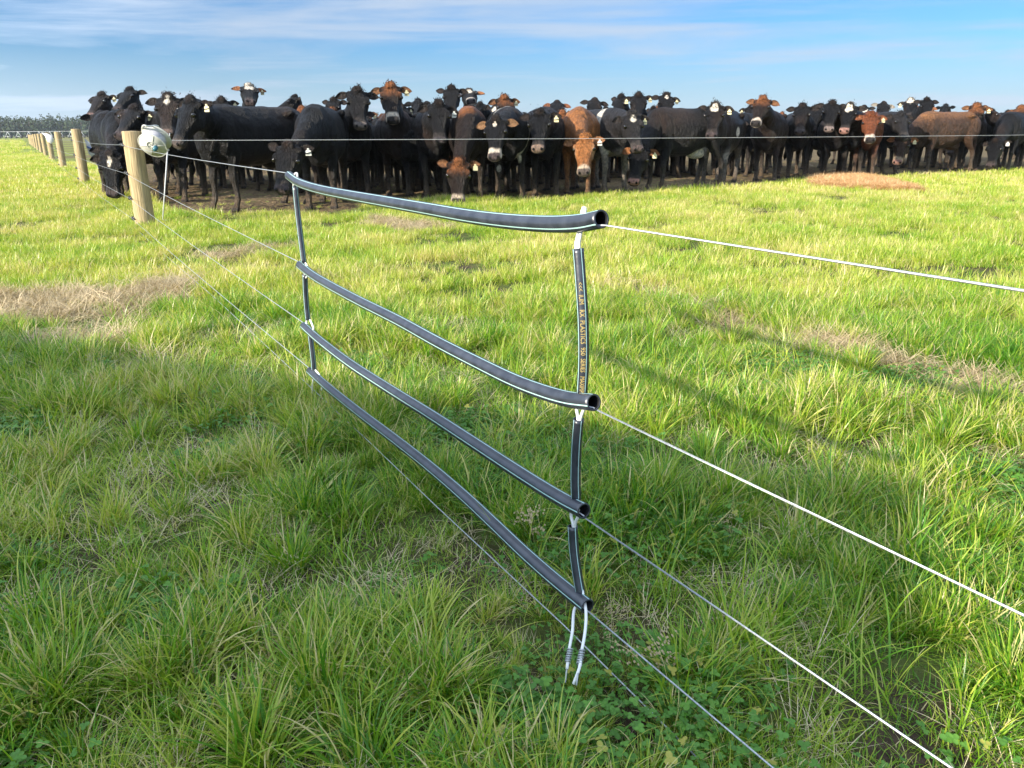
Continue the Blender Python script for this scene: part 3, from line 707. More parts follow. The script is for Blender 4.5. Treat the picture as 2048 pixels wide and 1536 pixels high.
    legc = (.066, .054, .043) if K not in ('orange',) else (.20, .11, .06)
    if spec.get('legs'): legc = spec['legs']; low = ss(.74, .60, z + .05 * nz(12, rs)) * (~ishead)
    mixin(legc, low * .78)
    mixin((.12, .085, .052), ss(.30, .06, z + .05 * nz(26, 1)) * (~ishead) * .75)
    mixin((.045, .036, .03), ss(.055, .035, z))
    c = nonlocal_c[0]
    bodyn = 1 + .0 * x
    disp = (.005 * nz(31, rs) + .009 * nz(13, rs + 1) + .003 * np.sin(46 * x + 9 * z) * sstep(.35, .6, x) * (~ishead))[:, None] * (z > .5)[:, None]
    co = co + nr * disp.astype(np.float32) * (1 - .6 * ishead[:, None])
    # ------- ears, nostrils, tail, tuft: appended to the same mesh
    av = []; af = []; ac = []
    def app(v, f, cc):
        n = nv + len(av); av.extend([tuple(q) for q in v]); af.extend([tuple(i + n for i in q) for q in f]); ac.extend(cc if isinstance(cc, list) else [cc] * len(v))
    bc = tuple(nonlocal_c[0][ishead & (U < .12)].mean(0)) if (ishead & (U < .12)).any() else base
    inner = spec.get('ear', {'orange': (.30, .15, .075), 'brownblack': (.20, .095, .045), 'brown': (.18, .085, .045), 'red': (.20, .08, .04)}.get(K, (.030, .023, .021)))
    outer = tuple(np.array(bc) * .9)
    if 'ear' in spec: inner = tuple(np.array(inner) * .7)
    if 'ear' in spec: outer = tuple(np.array(spec['ear']) * .7)
    lift = spec.get('lift', .1)
    tips = []
    for sg in (-1, 1):
        lf = lift[0 if sg < 0 else 1] if isinstance(lift, tuple) else lift + rr.uniform(-.22, .15)
        E0 = H(.02, sg * .135, -.02); d = (side * sg + nose * (-lf) + upv * (-.12)).normalized()
        face = (upv * 1.0 + nose * .45).normalized(); face = (face - d * face.dot(d)).normalized(); bt = d.cross(face)
        LN, WD = .195, .058; nu, nw = 9, 7; vv = []; cc = []
        for lay in (0, 1):
            for i in range(nu):
                q = i / (nu - 1); wd = WD * (math.sin(math.pi * min(1, q * .92 + .10)) ** .75) * (1 if q < .99 else .3)
                for j in range(nw):
                    e_ = (j / (nw - 1) - .5) * 2
                    vv.append(E0 + d * LN * q + bt * wd * e_ + face * (.034 * (e_ * e_ - .7) * (1 - .5 * q) - lay * .012 * (1 - abs(e_) ** 3)) - nose * -.02 * q * q)
                    if lay == 0: kx = max(0, 1 - abs(e_) ** 3); cc.append(tuple(np.array(inner) * kx + np.array(outer) * (1 - kx)))
                    else: cc.append(outer)
        ff = []; o_ = nu * nw
        for i in range(nu - 1):
            for j in range(nw - 1):
                a_ = i * nw + j; ff.append((a_, a_ + 1, a_ + nw + 1, a_ + nw)); ff.append((o_ + a_ + nw, o_ + a_ + nw + 1, o_ + a_ + 1, o_ + a_))
        for i in range(nu - 1):
            for j in (0, nw - 1): a_ = i * nw + j; ff.append((a_, a_ + nw, o_ + a_ + nw, o_ + a_))
        for j in range(nw - 1): a_ = (nu - 1) * nw + j; ff.append((a_, a_ + 1, o_ + a_ + 1, o_ + a_))
        app(vv, ff, cc)
        tips.append((E0 + d * LN * .55 + face * -.005, d, face, bt))
        app(*ellipsoid(H(.568, sg * .060, -.026), (.024, .022, .022), fr_, 10, 8), (.003, .002, .002))
    app(*ellipsoid(H(.575, 0, -.118), (.018, .075, .006), fr_, 8, 6), (.006, .005, .005))
    tb = MB(); tx = rr.uniform(-.06, .06); tb.tube(spline([(-1.0, 0, 1.26), (-1.07, 0, 1.18), (-1.09, tx * .5, .95), (-1.08, tx, .72), (-1.07, tx, .62), (-1.06, tx, .45), (-1.05, tx * 1.3, .33)], 3), [.035] * 3 + [.030] * 3 + [.024] * 4 + [.022] * 2 + [.03] * 3 + [.045] * 2 + [.03, .01], 8)
    app(tb.v, tb.f, tuple(np.array(base) * 1.1))
    # curly hair on the poll and along the topline
    if vox < .02:
        for i in range(260):
            u_ = rr.gauss(.0, .045); w_ = rr.gauss(0, .05); q = H(u_, w_, .075 - 4 * w_ * w_ - 3 * u_ * u_ if abs(u_) < .12 else .05)
            dr_ = (upv * rr.uniform(.2, 1) + side * rr.gauss(0, .7) + nose * rr.gauss(-.3, .6)).normalized() * rr.uniform(.02, .042); sd_ = side * .004 + nose * .002
            app([q - sd_, q + sd_, q + dr_ * .6 + side * rr.gauss(0, .006) + sd_, q + dr_], [(0, 1, 2, 3)], tuple(np.array(bc) * rr.uniform(.7, 2.0)))
    if av:
        co = np.vstack([co, np.array(av, np.float32)]); c = np.vstack([c, np.array(ac)])
        ex = np.array([i for q in af for i in q], np.int32); st_ = []; n = nl
        for q in af: st_.append(n); n += len(q)
        li = np.concatenate([li, ex]); ls = np.concatenate([ls, np.array(st_, np.int32)])
    me = bpy.data.meshes.new('cow_body'); me.vertices.add(len(co)); me.vertices.foreach_set('co', co.astype(np.float32).ravel())
    me.loops.add(len(li)); me.loops.foreach_set('vertex_index', li); me.polygons.add(len(ls)); me.polygons.foreach_set('loop_start', ls)
    me.polygons.foreach_set('use_smooth', np.ones(len(ls), bool)); me.update(calc_edges=True)
    a_ = me.attributes.new('coat', 'FLOAT_COLOR', 'POINT'); a_.data.foreach_set('color', np.hstack([c, np.ones((len(c), 1))]).astype(np.float32).ravel())
    return me, tips, H, fr_
def eye_mesh():
    mb = MB(); mb.add(*ellipsoid((0, 0, 0), (.031, .031, .031), None, 14, 10)); me = bpy.data.meshes.new('eye'); me.from_pydata(mb.v, [], mb.f); me.polygons.foreach_set('use_smooth', [True] * len(mb.f)); me.materials.append(M_EYE); return me
EYE = eye_mesh()
def tag_mesh(m_):
    mb = MB(); o_ = [(-.012, 0), (.012, 0), (.014, -.018), (.032, -.03), (.034, -.085), (-.034, -.085), (-.032, -.03), (-.014, -.018)]; n = len(o_)
    mb.add([(.003, a, b_) for a, b_ in o_] + [(-.003, a, b_) for a, b_ in o_], [tuple(range(n)), tuple(range(2 * n - 1, n - 1, -1))] + [(i, i + n, (i + 1) % n + n, (i + 1) % n) for i in range(n)])
    mb.tube([(.010, 0, -.006), (-.012, 0, -.006)], .008, 8)
    me = bpy.data.meshes.new('ear_tag'); me.from_pydata(mb.v, [], mb.f); me.materials.append(m_); return me
TAGC, TAGW_ = tag_mesh(M_TAG), tag_mesh(M_TAGW)
COWS = []
def cow(fx, fy, yaw, head, hyaw, hpitch, kind, label, D=None, s=1.0, tagside=0, detail=True, tagm=None, neck=.80, roll=0, rs=None, cat='cow', **kw):
    """fx, fy: picture position of the front feet (or fx and the distance D); head: picture position of the poll"""
    if D is None: G = gp(fx, fy)
    else: G = at_y(fx, 300, D); G.z = 0
    tc_ = Vector((-G.x, -G.y, 0)).normalized()
    rot = lambda v, a: Matrix.Rotation(R(a), 3, 'Z') @ v
    hd = rot(tc_, yaw); O = G - hd * .46 * s
    rz = math.atan2(hd.y, hd.x); Mw = Matrix.Translation(O) @ Matrix.Rotation(rz, 4, 'Z') @ Matrix.Scale(s, 4); Mi = Mw.inverted()
    Bw = Mw @ Vector((.50, 0, 1.08)); d = ray(*head); Ln = neck * s
    oc = CAM - Bw; bq = d.dot(oc); cq = oc.dot(oc) - Ln * Ln; disc_ = bq * bq - cq
    if disc_ > 0: tt = -bq - math.sqrt(disc_)
    else: tt = -bq; 
    Pw = CAM + d * tt
    if disc_ <= 0 and (Pw - Bw).length > 1.05 * s: print('far head', label, round((Pw - Bw).length, 2))
    hpitch -= 6
    nose_w = rot(tc_, hyaw) * math.cos(R(hpitch)) - Vector((0, 0, 1)) * math.sin(R(hpitch))
    up_w = rot(tc_, hyaw) * math.sin(R(hpitch)) + Vector((0, 0, 1)) * math.cos(R(hpitch))
    jr = random.Random(len(COWS) + 5); roll = roll or jr.uniform(-9, 9)
    if roll: up_w = Matrix.Rotation(R(roll), 3, nose_w) @ up_w
    R3 = Matrix.Rotation(-rz, 3, 'Z'); nose, upv = (R3 @ nose_w).normalized(), (R3 @ up_w).normalized(); P = Mi @ Pw
    spec = dict(kw); spec['kind'] = kind
    rs = len(COWS) * 3 + 1 if rs is None else rs
    me, tips, H, fr_ = cow_mesh(P, nose, upv, .0165 if detail else .028, rs, spec)
    o = link_mesh('cow', me, CM); o.matrix_world = Mw; tag(o, label, cat, 'herd of cattle behind the polywire')
    rm = Matrix((fr_[2], fr_[1], fr_[0])).transposed()
    for sg in (-1, 1):
        e = bpy.data.objects.new('eye', EYE); COL.objects.link(e); e.parent = o; e.location = H(.185, sg * .150, .012)
    ts = {0: [], 1: [1], -1: [-1], 2: [-1, 1]}[tagside]
    for sg in ts:
        # the ear on the picture's right is the one whose side vector points to picture right
        sw = Mw.to_3x3() @ fr_[1]; right = 1 if sw.x > 0 else -1
        tp_, dd, face, bt = tips[1 if sg * right > 0 else 0]
        e = bpy.data.objects.new('ear_tag', tagm or TAGC); COL.objects.link(e); e.parent = o
        dn = Vector((0, 0, -1)); fz = (face - dn * face.dot(dn)).normalized() if abs(face.dot(dn)) < .95 else Vector((1, 0, 0))
        yv = (-dn).cross(fz); e.matrix_local = Matrix.Translation(tp_ + face * .015) @ Matrix((fz, yv, -dn)).transposed().to_4x4() @ Matrix.Scale(1.05, 4)
    COWS.append(o); return o
PINK = (.30, .17, .14)
HI = [
 # left of the nearest post
 (250, 372, -38, (205, 193), -38, 42, 'black', 'leftmost black cow, head held high and turned left over the fence posts', dict(tagside=1, pad=(.16, .10, .085), lift=.1)),
 (292, 366, -30, (261, 184), -35, 36, 'black', 'black cow with the tallest raised head among the group at the left end', dict(D=15.2, lift=.15)),
 (265, 400, -30, (270, 221), -35, 40, 'black', 'black cow just above the nearest post, its face half turned to the left', dict(tagside=1, lift=.0)),
 (225, 360, 0, (202, 232), 6, 62, 'grey', 'grey-brown cow whose pinkish nose shows under the leftmost raised head', dict(D=14.6, pad=(.2, .13, .11), detail=False)),
 (236, 392, -14, (222, 294), -6, 60, 'black', 'black cow with lowered head looking out left of the nearest post', dict(lift=.15)),
 (246, 380, -20, (222, 312), -22, 76, 'black', 'black cow grazing beside the fence, with a white star on its forehead', dict(D=12.6, star=(.10, .045), neck=.95)),
 (352, 404, -14, (337, 198), -16, 58, 'black', 'black cow with a whitish patch on the brow, right of the white reel', dict(star=(.08, .05), pad=(.14, .1, .085))),
 (455, 421, -52, (384, 206), -52, 60, 'black', 'big black cow standing side on, with a cream tag in its ear', dict(tagside=1, pad=(.10, .08, .07), lift=.25, ring=1, rs=8)),
 (500, 370, 0, (498, 176), 0, 30, 'black', 'cow peering over the big black one, with orange ears and a white forehead', dict(D=16.4, star=(.06, .09), ear=(.34, .14, .06), tagside=1, lift=.35, neck=1.0)),
 (645, 418, -8, (578, 296), -26, 62, 'black', 'black cow with its head swung low to the left beside the black pipes', dict(tagside=1, tagm='w', lift=(.55, .55), neck=.92)),
 (590, 380, -30, (590, 199), -70, 30, 'black', 'black cow behind the lowered head, only its crown and one ear showing', dict(D=16.5, neck=.9)),
 (712, 396, 4, (714, 186), 4, 58, 'black', 'black cow with a rusty back looking straight at the camera', dict(kindtop=1, white=[(.0, 0, 1.1, .0)], tagside=0, lift=.05, pad=(.13, .11, .10))),
 (800, 391, 0, (781, 176), 2, 60, 'brownblack', 'orange-browed brown cow with a bright white muzzle ring', dict(pale=True, tagside=1, lift=.02, top=.3)),
 (872, 394, 4, (877, 211), 2, 64, 'black', 'plain black cow with drooping ears, between the white-muzzled and the rust-backed cows', dict(tagside=1, tagm='w', lift=-.25, pad=(.05, .042, .045))),
 (895, 370, 0, (903, 180), -2, 56, 'black', 'dark cow with a curly forehead and one pricked ear, standing tall behind', dict(D=16.6, lift=(.45, .0), neck=.95)),
 (935, 366, 10, (937, 186), 4, 20, 'black', 'cow lifting its white-banded nose behind the dark tall one', dict(D=17.5, star=(.12, .08), ear=(.36, .15, .06), pale=True, neck=.95)),
 (942, 400, 0, (917, 327), -4, 72, 'brownblack', 'rust-backed brown cow grazing with its face in the grass', dict(tagside=1, lift=.3, neck=.98, top=1.0)),
 (1020, 396, 6, (993, 243), -8, 62, 'black', 'black cow with white chest and leg marks and a pale ringed nose', dict(pale=True, ear=(.30, .17, .09), star=(.10, .025), white=[(.55, .10, .60, .09), (.52, -.16, .45, .06), (.45, .1, .62, .09), (.4, .18, .3, .07)], band=[(1, -.15, .3, .72, .03)])),
 (995, 360, 0, (992, 214), 0, 45, 'black', 'small pied head far back, black with a white face', dict(D=21, star=(.2, .1), detail=False)),
 (1092, 392, 8, (1080, 230), -6, 60, 'black', 'black cow with a cream number tag, left of the orange one', dict(tagside=1, lift=.05, pad=(.24, .17, .13))),
 (1112, 364, 0, (1114, 208), 0, 40, 'black', 'dark cow behind the orange one with one orange ear', dict(D=19.5, ear=(.30, .12, .06), detail=False)),
 (1154, 388, -4, (1168, 279), 0, 60, 'orange', 'bright orange cow, head lowered and facing the camera', dict(tagside=1, tagm='w', lift=.15, pad=(.10, .08, .07), neck=.9)),
 (1228, 385, 24, (1262, 233), 26, 62, 'grey', 'black and white cow with a heart-shaped star and a white shoulder', dict(tagside=1, star=(.09, .045), band=[(1, .25, .35, .62, .09)], legs=(.28, .25, .21), pad=(.10, .075, .07))),
 (1192, 362, 0, (1189, 203), 0, 50, 'black', 'dark curly crown showing above the white-shouldered cow', dict(D=19, detail=False)),
 (1280, 362, 0, (1277, 194), 2, 56, 'black', 'black cow with both ears spread, raised above the heart-starred one', dict(D=17.6, tagside=2, neck=.95)),
 (1250, 362, 0, (1249, 218), -20, 50, 'orange', 'small orange and white face low between two black cows', dict(D=20, detail=False)),
 (1335, 362, 0, (1332, 194), 4, 56, 'black', 'black cow with a white fleck on the brow and a tag, standing high behind', dict(D=18.2, star=(.06, .03), tagside=1, neck=.95)),
 (1312, 381, -48, (1281, 299), -20, 66, 'black', 'black cow standing side on with a bowed head and pink nose', dict(tagside=1, ear=(.36, .16, .07), pad=PINK, white=[(-.35, 0, .58, .22)], neck=.95, lift=.0)),
 (1400, 366, 150, (1440, 240), 150, 60, 'brownblack', 'dark brown cow turned away, only its back showing behind the side-on cow', dict(D=18.6, top=.1, detail=False)),
 (1426, 372, -12, (1431, 214), -6, 60, 'black', 'black cow with a white star and white marks on legs and flank', dict(tagside=1, star=(.07, .06), white=[(.44, .2, .52, .10), (.50, -.18, .60, .09), (-.3, .0, .6, .16), (.2, .36, .98, .09)], legs=(.16, .14, .12))),
 (1482, 364, -20, (1470, 245), -30, 50, 'black', 'black cow standing behind the white-starred one', dict(D=18.2, white=[(.5, -.3, 1.0, .10), (-.2, 0, .6, .2)], detail=False)),
 (1527, 363, -4, (1526, 201), -14, 50, 'brownblack', 'tall dark brown cow with orange ears and a pale square nose', dict(pale=True, top=.1, lift=.05, neck=.9)),
 (1590, 356, 8, (1605, 215), -2, 60, 'black', 'slim black cow between the orange-eared one and its neighbour with a tag', dict(pad=(.06, .05, .05))),
 (1634, 352, 0, (1633, 218), -10, 58, 'black', 'black cow half hidden, with a cream tag beside its cheek', dict(D=19.2, tagside=-1)),
 (1666, 355, 4, (1664, 210), 0, 60, 'black', 'black cow with a greyish nose behind the hay patch', dict(pad=(.20, .16, .15))),
 (1698, 355, 0, (1700, 214), -10, 58, 'black', 'black cow with a white brow and pinkish nose, left of the red one', dict(star=(.07, .07), tagside=-1, pad=PINK)),
 (1724, 355, 4, (1742, 232), 8, 58, 'red', 'red-brown cow with a tagged orange ear beside the hay patch', dict(tagside=1, pale=True, neck=.88)),
 (1728, 340, 0, (1728, 216), 0, 50, 'black', 'small black and white head far behind the red-brown cow', dict(D=25, star=(.2, .09), detail=False)),
 (1768, 340, 10, (1767, 209), 10, 50, 'black', 'small black head with a white ear, far behind on the right', dict(D=23, ear=(.4, .36, .3), detail=False)),
 (1775, 350, 42, (1800, 231), 30, 56, 'grey', 'large charcoal cow bending its head down to the right', dict(neck=.85)),
 (1838, 349, -42, (1806, 277), -8, 64, 'brown', 'brown cow standing side on with a low dark face and pink nose', dict(tagside=1, pad=PINK, ear=(.40, .17, .07), neck=.92)),
 (1822, 335, 0, (1822, 203), 0, 44, 'black', 'cow with a white forehead and spread ears raised above the brown ones', dict(D=21.5, star=(.05, .09), tagside=2, neck=.95)),
 (1853, 336, 8, (1852, 214), 20, 40, 'brown', 'cow with one long orange ear, right of the white-foreheaded head', dict(D=24, ear=(.40, .17, .08), detail=False)),
 (1885, 342, -35, (1862, 240), -40, 55, 'brown', 'tan-backed cow standing behind the side-on brown one', dict(D=21.4, detail=True)),
 (1932, 343, 22, (1955, 215), -8, 56, 'brownblack', 'orange-backed cow with a pale square muzzle near the right edge', dict(pale=True, tagside=1, top=1.0)),
 (1912, 340, 0, (1911, 262), 0, 66, 'black', 'black head low in the shade between two brown cows', dict(D=20.3, neck=.9)),
 (1990, 338, 55, (1982, 224), 78, 32, 'black', 'black cow in profile pointing its nose to the right', dict(D=21.5)),
 (2008, 342, -10, (1992, 284), -8, 70, 'black', 'black cow grazing at the right end with a tag hanging from its ear', dict(D=19.2, tagside=1, tagm='w', neck=.95)),
 (2028, 338, -25, (2022, 236), -30, 50, 'black', 'black cow standing behind the grazing one at the right end', dict(D=22)),
 (2055, 336, 0, (2042, 218), -6, 45, 'brownblack', 'brown cow with orange ears cut off by the right edge', dict(D=20.5, pale=True)),
]
for (fx, fy, yaw, hd_, hy_, hp_, kd, lb, kw) in HI:
    kw = dict(kw); kw.pop('kindtop', 0); kw.pop('ring', 0)
    if kw.get('tagm') == 'w': kw['tagm'] = TAGW_
    cow(fx, fy, yaw, hd_, hy_, hp_, kd, lb, **kw)
# rear ranks: copies with their eyes, standing further back
protos = [COWS[i] for i in (13, 12, 19, 24, 32, 44, 34, 14)]
FL = [('dark cow of the rear ranks, only its back and legs showing between the front cows', 0)]
k = 0
for (D0, n, x0, x1) in ((13.9, 8, 500, 1080), (16.6, 9, 620, 1240), (18.9, 9, 900, 1500), (15.3, 9, 330, 1120), (18.0, 13, 350, 1330), (20.6, 10, 1180, 1990), (22.6, 14, 330, 1960), (25.5, 12, 500, 2080)):
    for i in range(n):
        px = x0 + (x1 - x0) * (i + .5 + rng.uniform(-.25, .25)) / n; G = at_y(px, 300, D0 + rng.uniform(-.4, .4) + max(0, (px - 1400)) * .0022); G.z = 0
        src = protos[k % len(protos)]; k += 1
        o = src.copy(); COL.objects.link(o); ang = math.atan2(-G.y, -G.x) + rng.uniform(-.8, .8) + (math.pi if rng.random() < .25 else 0); s_ = rng.uniform(.90, .965) * (.86 if D0 in (13.9, 16.6, 18.9) else .97)
        o.matrix_world = Matrix.Translation(G) @ Matrix.Rotation(ang, 4, 'Z') @ Matrix.Scale(s_, 4)
        for ch in src.children:
            c_ = ch.copy(); COL.objects.link(c_); c_.parent = o; c_.matrix_local = ch.matrix_local
        tag(o, 'cow of the packed rear ranks, mostly hidden behind the front cows', 'cow', 'rear ranks of the herd')
#COWS-END
#GRASS-BEGIN
# ------------------------------------------------------------------ grass, clover, straw and hay: scattered clumps
def leaf_mat(name, cols, trans=.35, rough=.42, patch=True, spec=.4):
    M = bpy.data.materials.new(name); M.use_nodes = True; t = M.node_tree; b = t.nodes['Principled BSDF']
    at_ = t.nodes.new('ShaderNodeAttribute'); at_.attribute_name = 'tone'
    ti = t.nodes.new('ShaderNodeAttribute'); ti.attribute_name = 'itone'; ti.attribute_type = 'INSTANCER'
    g = t.nodes.new('ShaderNodeNewGeometry')
    ad = t.nodes.new('ShaderNodeMath'); ad.operation = 'ADD'; t.links.new(at_.outputs['Fac'], ad.inputs[0]); t.links.new(ti.outputs['Fac'], ad.inputs[1])
    if patch:
        n_ = t.nodes.new('ShaderNodeTexNoise'); n_.inputs['Scale'].default_value = 1.1; n_.inputs['Detail'].default_value = 4; t.links.new(g.outputs['Position'], n_.inputs['Vector'])
        m_ = t.nodes.new('ShaderNodeMath'); m_.operation = 'MULTIPLY_ADD'; m_.inputs[1].default_value = .9; m_.inputs[2].default_value = -.45; t.links.new(n_.outputs['Fac'], m_.inputs[0])
        a2 = t.nodes.new('ShaderNodeMath'); a2.operation = 'ADD'; t.links.new(ad.outputs[0], a2.inputs[0]); t.links.new(m_.outputs[0], a2.inputs[1]); ad = a2
    cr = t.nodes.new('ShaderNodeValToRGB'); t.links.new(ad.outputs[0], cr.inputs[0])
    el = cr.color_ramp.elements
    for i, (p, c) in enumerate(cols):
        e = el[i] if i < 2 else el.new(p)
        e.position = p; e.color = (*c, 1)
    t.links.new(cr.outputs[0], b.inputs['Base Color']); b.inputs['Roughness'].default_value = rough; b.inputs['Specular IOR Level'].default_value = spec
    tr = t.nodes.new('ShaderNodeBsdfTranslucent'); mx_ = t.nodes.new('ShaderNodeMixShader'); mx_.inputs[0].default_value = trans
    g2 = t.nodes.new('ShaderNodeMixRGB'); g2.blend_type = 'MULTIPLY'; g2.inputs[0].default_value = 1; g2.inputs[2].default_value = (1.5, 1.5, .8, 1); t.links.new(cr.outputs[0], g2.inputs[1]); t.links.new(g2.outputs[0], tr.inputs[0])
    t.links.new(b.outputs[0], mx_.inputs[1]); t.links.new(tr.outputs[0], mx_.inputs[2]); t.links.new(mx_.outputs[0], t.nodes['Material Output'].inputs[0])
    return M
GREENS = [(.0, (.050, .160, .010)), (.28, (.120, .290, .016)), (.52, (.245, .370, .026)), (.78, (.47, .49, .085)), (.97, (.62, .52, .27))]
M_GR = leaf_mat('grass_blade', GREENS, .35, .33, True, .45)
M_CL = leaf_mat('clover_leaf', [(.0, (.060, .16, .022)), (.5, (.100, .25, .032)), (.9, (.18, .32, .05)), (.97, (.35, .33, .06))], .2, .5, False)
M_ST = leaf_mat('dry_straw', [(.0, (.18, .13, .07)), (.4, (.40, .31, .18)), (.7, (.58, .47, .29)), (.97, (.62, .52, .34))], .15, .6, False)
M_HAY = leaf_mat('orange_hay', [(.0, (.30, .16, .07)), (.4, (.50, .29, .13)), (.7, (.66, .42, .20)), (.97, (.75, .55, .32))], .15, .6, False)
PROTO = {}
def blades(rs, n, rad, ln, wd, lean, seg, tone, droop=1.0, out=.7, stemz=0.0, kink=.25):
    """n tapering curved blades rooted in a disc of radius rad"""
    q = np.random.default_rng(rs)
    ang = q.uniform(0, 2 * np.pi, n); rr = rad * np.sqrt(q.uniform(0, 1, n)); bx = rr * np.cos(ang); by = rr * np.sin(ang)
    az = np.where(q.uniform(0, 1, n) < out, ang + q.normal(0, .5, n), q.uniform(0, 2 * np.pi, n))
    Ls = q.uniform(*ln, n); Ws = q.uniform(*wd, n) / 2; le = q.uniform(*lean, n); dr = q.uniform(.2, 1.3, n) * droop
    tn = np.clip(q.normal(tone[0], tone[1], n), 0, 1)
    dry = q.uniform(0, 1, n) < tone[2]; tn = np.where(dry, q.uniform(.86, 1.1, n), tn)
    tw = q.uniform(-1.2, 1.2, n); az2 = az + q.normal(0, kink, n)
    T = np.linspace(0, 1, seg + 1); V = []; 
    x = bx.copy(); y = by.copy(); z = np.full(n, -.005 + stemz); vs = []
    for i, tt in enumerate(T):
        w = Ws * (1 - tt ** 2.2) * (.75 + .25 * np.sin(min(1, tt * 3) * 1.57))
        if i == seg: w = Ws * .05
        a_ = az + (az2 - az) * tt; px_ = -np.sin(a_ + tw * .4) * w; py_ = np.cos(a_ + tw * .4) * w
        vs.append(np.stack([x - px_, y - py_, z - w * .15 * np.sin(tw)], -1)); vs.append(np.stack([x + px_, y + py_, z + w * .15 * np.sin(tw)], -1))
        if i < seg:
            th = le + dr * (tt + .5 / seg) ** 1.6; th = np.minimum(th, 2.2); h = Ls / seg
            x = x + np.cos(a_) * np.sin(th) * h; y = y + np.sin(a_) * np.sin(th) * h; z = np.maximum(z + np.cos(th) * h, .004)
    V = np.stack(vs, 1).reshape(-1, 3); m_ = 2 * (seg + 1); base = np.arange(n)[:, None] * m_
    F = np.concatenate([base + np.array([[2 * i, 2 * i + 1, 2 * i + 3, 2 * i + 2]]) for i in range(seg)], 0)
    tv = np.repeat(tn, m_) + np.tile(np.repeat(np.linspace(-.03, .07, seg + 1), 2), n) * np.repeat(~dry, m_)
    return V, F, tv
def clover(rs, n, rad, size):
    q = random.Random(rs); V = []; F = []; T = []
    for i in range(n):
        a = q.random() * 6.28; r_ = rad * math.sqrt(q.random()); c = Vector((r_ * math.cos(a), r_ * math.sin(a), q.uniform(.018, .05))); tn = q.uniform(.0, .55) if q.random() > .006 else .95
        tl = Vector((q.gauss(0, .25), q.gauss(0, .25), 1)).normalized(); s1_ = tl.orthogonal().normalized(); s2_ = tl.cross(s1_); a0 = q.random() * 6
        for k in range(3):
            d = s1_ * math.cos(a0 + k * 2.094) + s2_ * math.sin(a0 + k * 2.094); e_ = tl.cross(d); s_ = size * q.uniform(.75, 1.15); b0 = len(V)
            cc = c + d * s_ * .55
            V.append(cc - tl * s_ * .08); T.append(tn + .12)
            for j in range(9):
                w_ = j / 9 * 6.283; V.append(cc + d * math.cos(w_) * s_ * .55 + e_ * math.sin(w_) * s_ * .50 + tl * .06 * s_ * abs(math.sin(w_))); T.append(tn)
            for j in range(9): F.append((b0, b0 + 1 + j, b0 + 1 + (j + 1) % 9, b0 + 1 + (j + 1) % 9))
        b0 = len(V); st_ = Vector((c.x * .7, c.y * .7, 0)); V += [st_ + Vector((.0008, 0, 0)), st_ - Vector((.0008, 0, 0)), c - Vector((.0008, 0, 0)), c + Vector((.0008, 0, 0))]; T += [tn] * 4; F.append((b0, b0 + 1, b0 + 2, b0 + 3))
    return V, F, T
def seedheads(rs, n, rad):
    q = random.Random(rs); V = []; F = []; T = []
    for i in range(n):
        a = q.random() * 6.28; r_ = rad * q.random(); p = Vector((r_ * math.cos(a), r_ * math.sin(a), 0)); top = p + Vector((q.gauss(0, .015), q.gauss(0, .015), q.uniform(.05, .10)))
        b0 = len(V); V += [p - Vector((.0006, 0, 0)), p + Vector((.0006, 0, 0)), top + Vector((.0005, 0, 0)), top - Vector((.0005, 0, 0))]; T += [.7] * 4; F.append((b0, b0 + 1, b0 + 2, b0 + 3))
        for k in range(14):
            c = top + Vector((q.gauss(0, .007), q.gauss(0, .007), q.uniform(-.02, .006))); b0 = len(V); s_ = .0022
            V += [c + Vector((s_, 0, 0)), c + Vector((0, s_, 0)), c + Vector((-s_, 0, s_)), c + Vector((0, -s_, s_))]; T += [.40] * 4; F.append((b0, b0 + 1, b0 + 2, b0 + 3))
    return V, F, T
pc = {}
def proto(coll, name, VFT, m_):
    V, F, T = VFT; me = bpy.data.meshes.new(name)
    V = np.array([tuple(v) for v in V] if not isinstance(V, np.ndarray) else V, np.float32)
    if isinstance(F, np.ndarray): F = F.tolist()
    F = [tuple(dict.fromkeys(f)) for f in F]
    me.from_pydata(V.tolist(), [], F); a_ = me.attributes.new('tone', 'FLOAT', 'POINT'); a_.data.foreach_set('value', np.array(T, np.float32)); me.materials.append(m_)
    me.polygons.foreach_set('use_smooth', [True] * len(me.polygons))
    o = bpy.data.objects.new(name, me)
    if coll not in pc: pc[coll] = bpy.data.collections.new(coll)
    pc[coll].objects.link(o)
G_ = (.40, .13, .06)
for i in range(5): proto('near', f'a{i}', blades(i, 85, .034, (.05, .150), (.0026, .0048), (.08, .95), 6, (.30 + .065 * i, .22, .10), 1.0, .8), M_GR)          # 0-4 tufts
for i in range(5, 8): proto('near', f'a{i}', blades(i, 46, .080, (.025, .075), (.0018, .0032), (.2, 1.2), 5, (.36, .16, .14), .9, .3), M_GR)                 # 5-7 short filler
proto('near', 'a8', blades(8, 30, .07, (.05, .14), (.0014, .0024), (.7, 1.5), 5, (.95, .08, .5), .5, .2), M_ST)                                              # 8 dead blades lying
proto('near', 'a9', blades(9, 14, .06, (.12, .26), (.0024, .0042), (.1, .8), 8, (.48, .12, .05), 1.1, .3), M_GR)                                             # 9 long single blades
proto('clov', 'b0', clover(1, 18, .06, .0085), M_CL); proto('clov', 'b1', clover(2, 12, .05, .0105), M_CL); proto('clov', 'b2', clover(3, 26, .07, .0068), M_CL)
proto('clov', 'b3', seedheads(4, 7, .07), M_ST)
for i in range(5): proto('mid', f'c{i}', blades(20 + i, 60, .10, (.05, .125), (.0032, .0056), (.05, .9), 4, (.50 + .05 * i, .14, .10), .9, .5), M_GR)
for i in range(4): proto('far', f'd{i}', blades(30 + i, 60, .20, (.06, .125), (.008, .014), (.05, .7), 2, (.62 + .05 * i, .12, .08), .7, .3), M_GR)
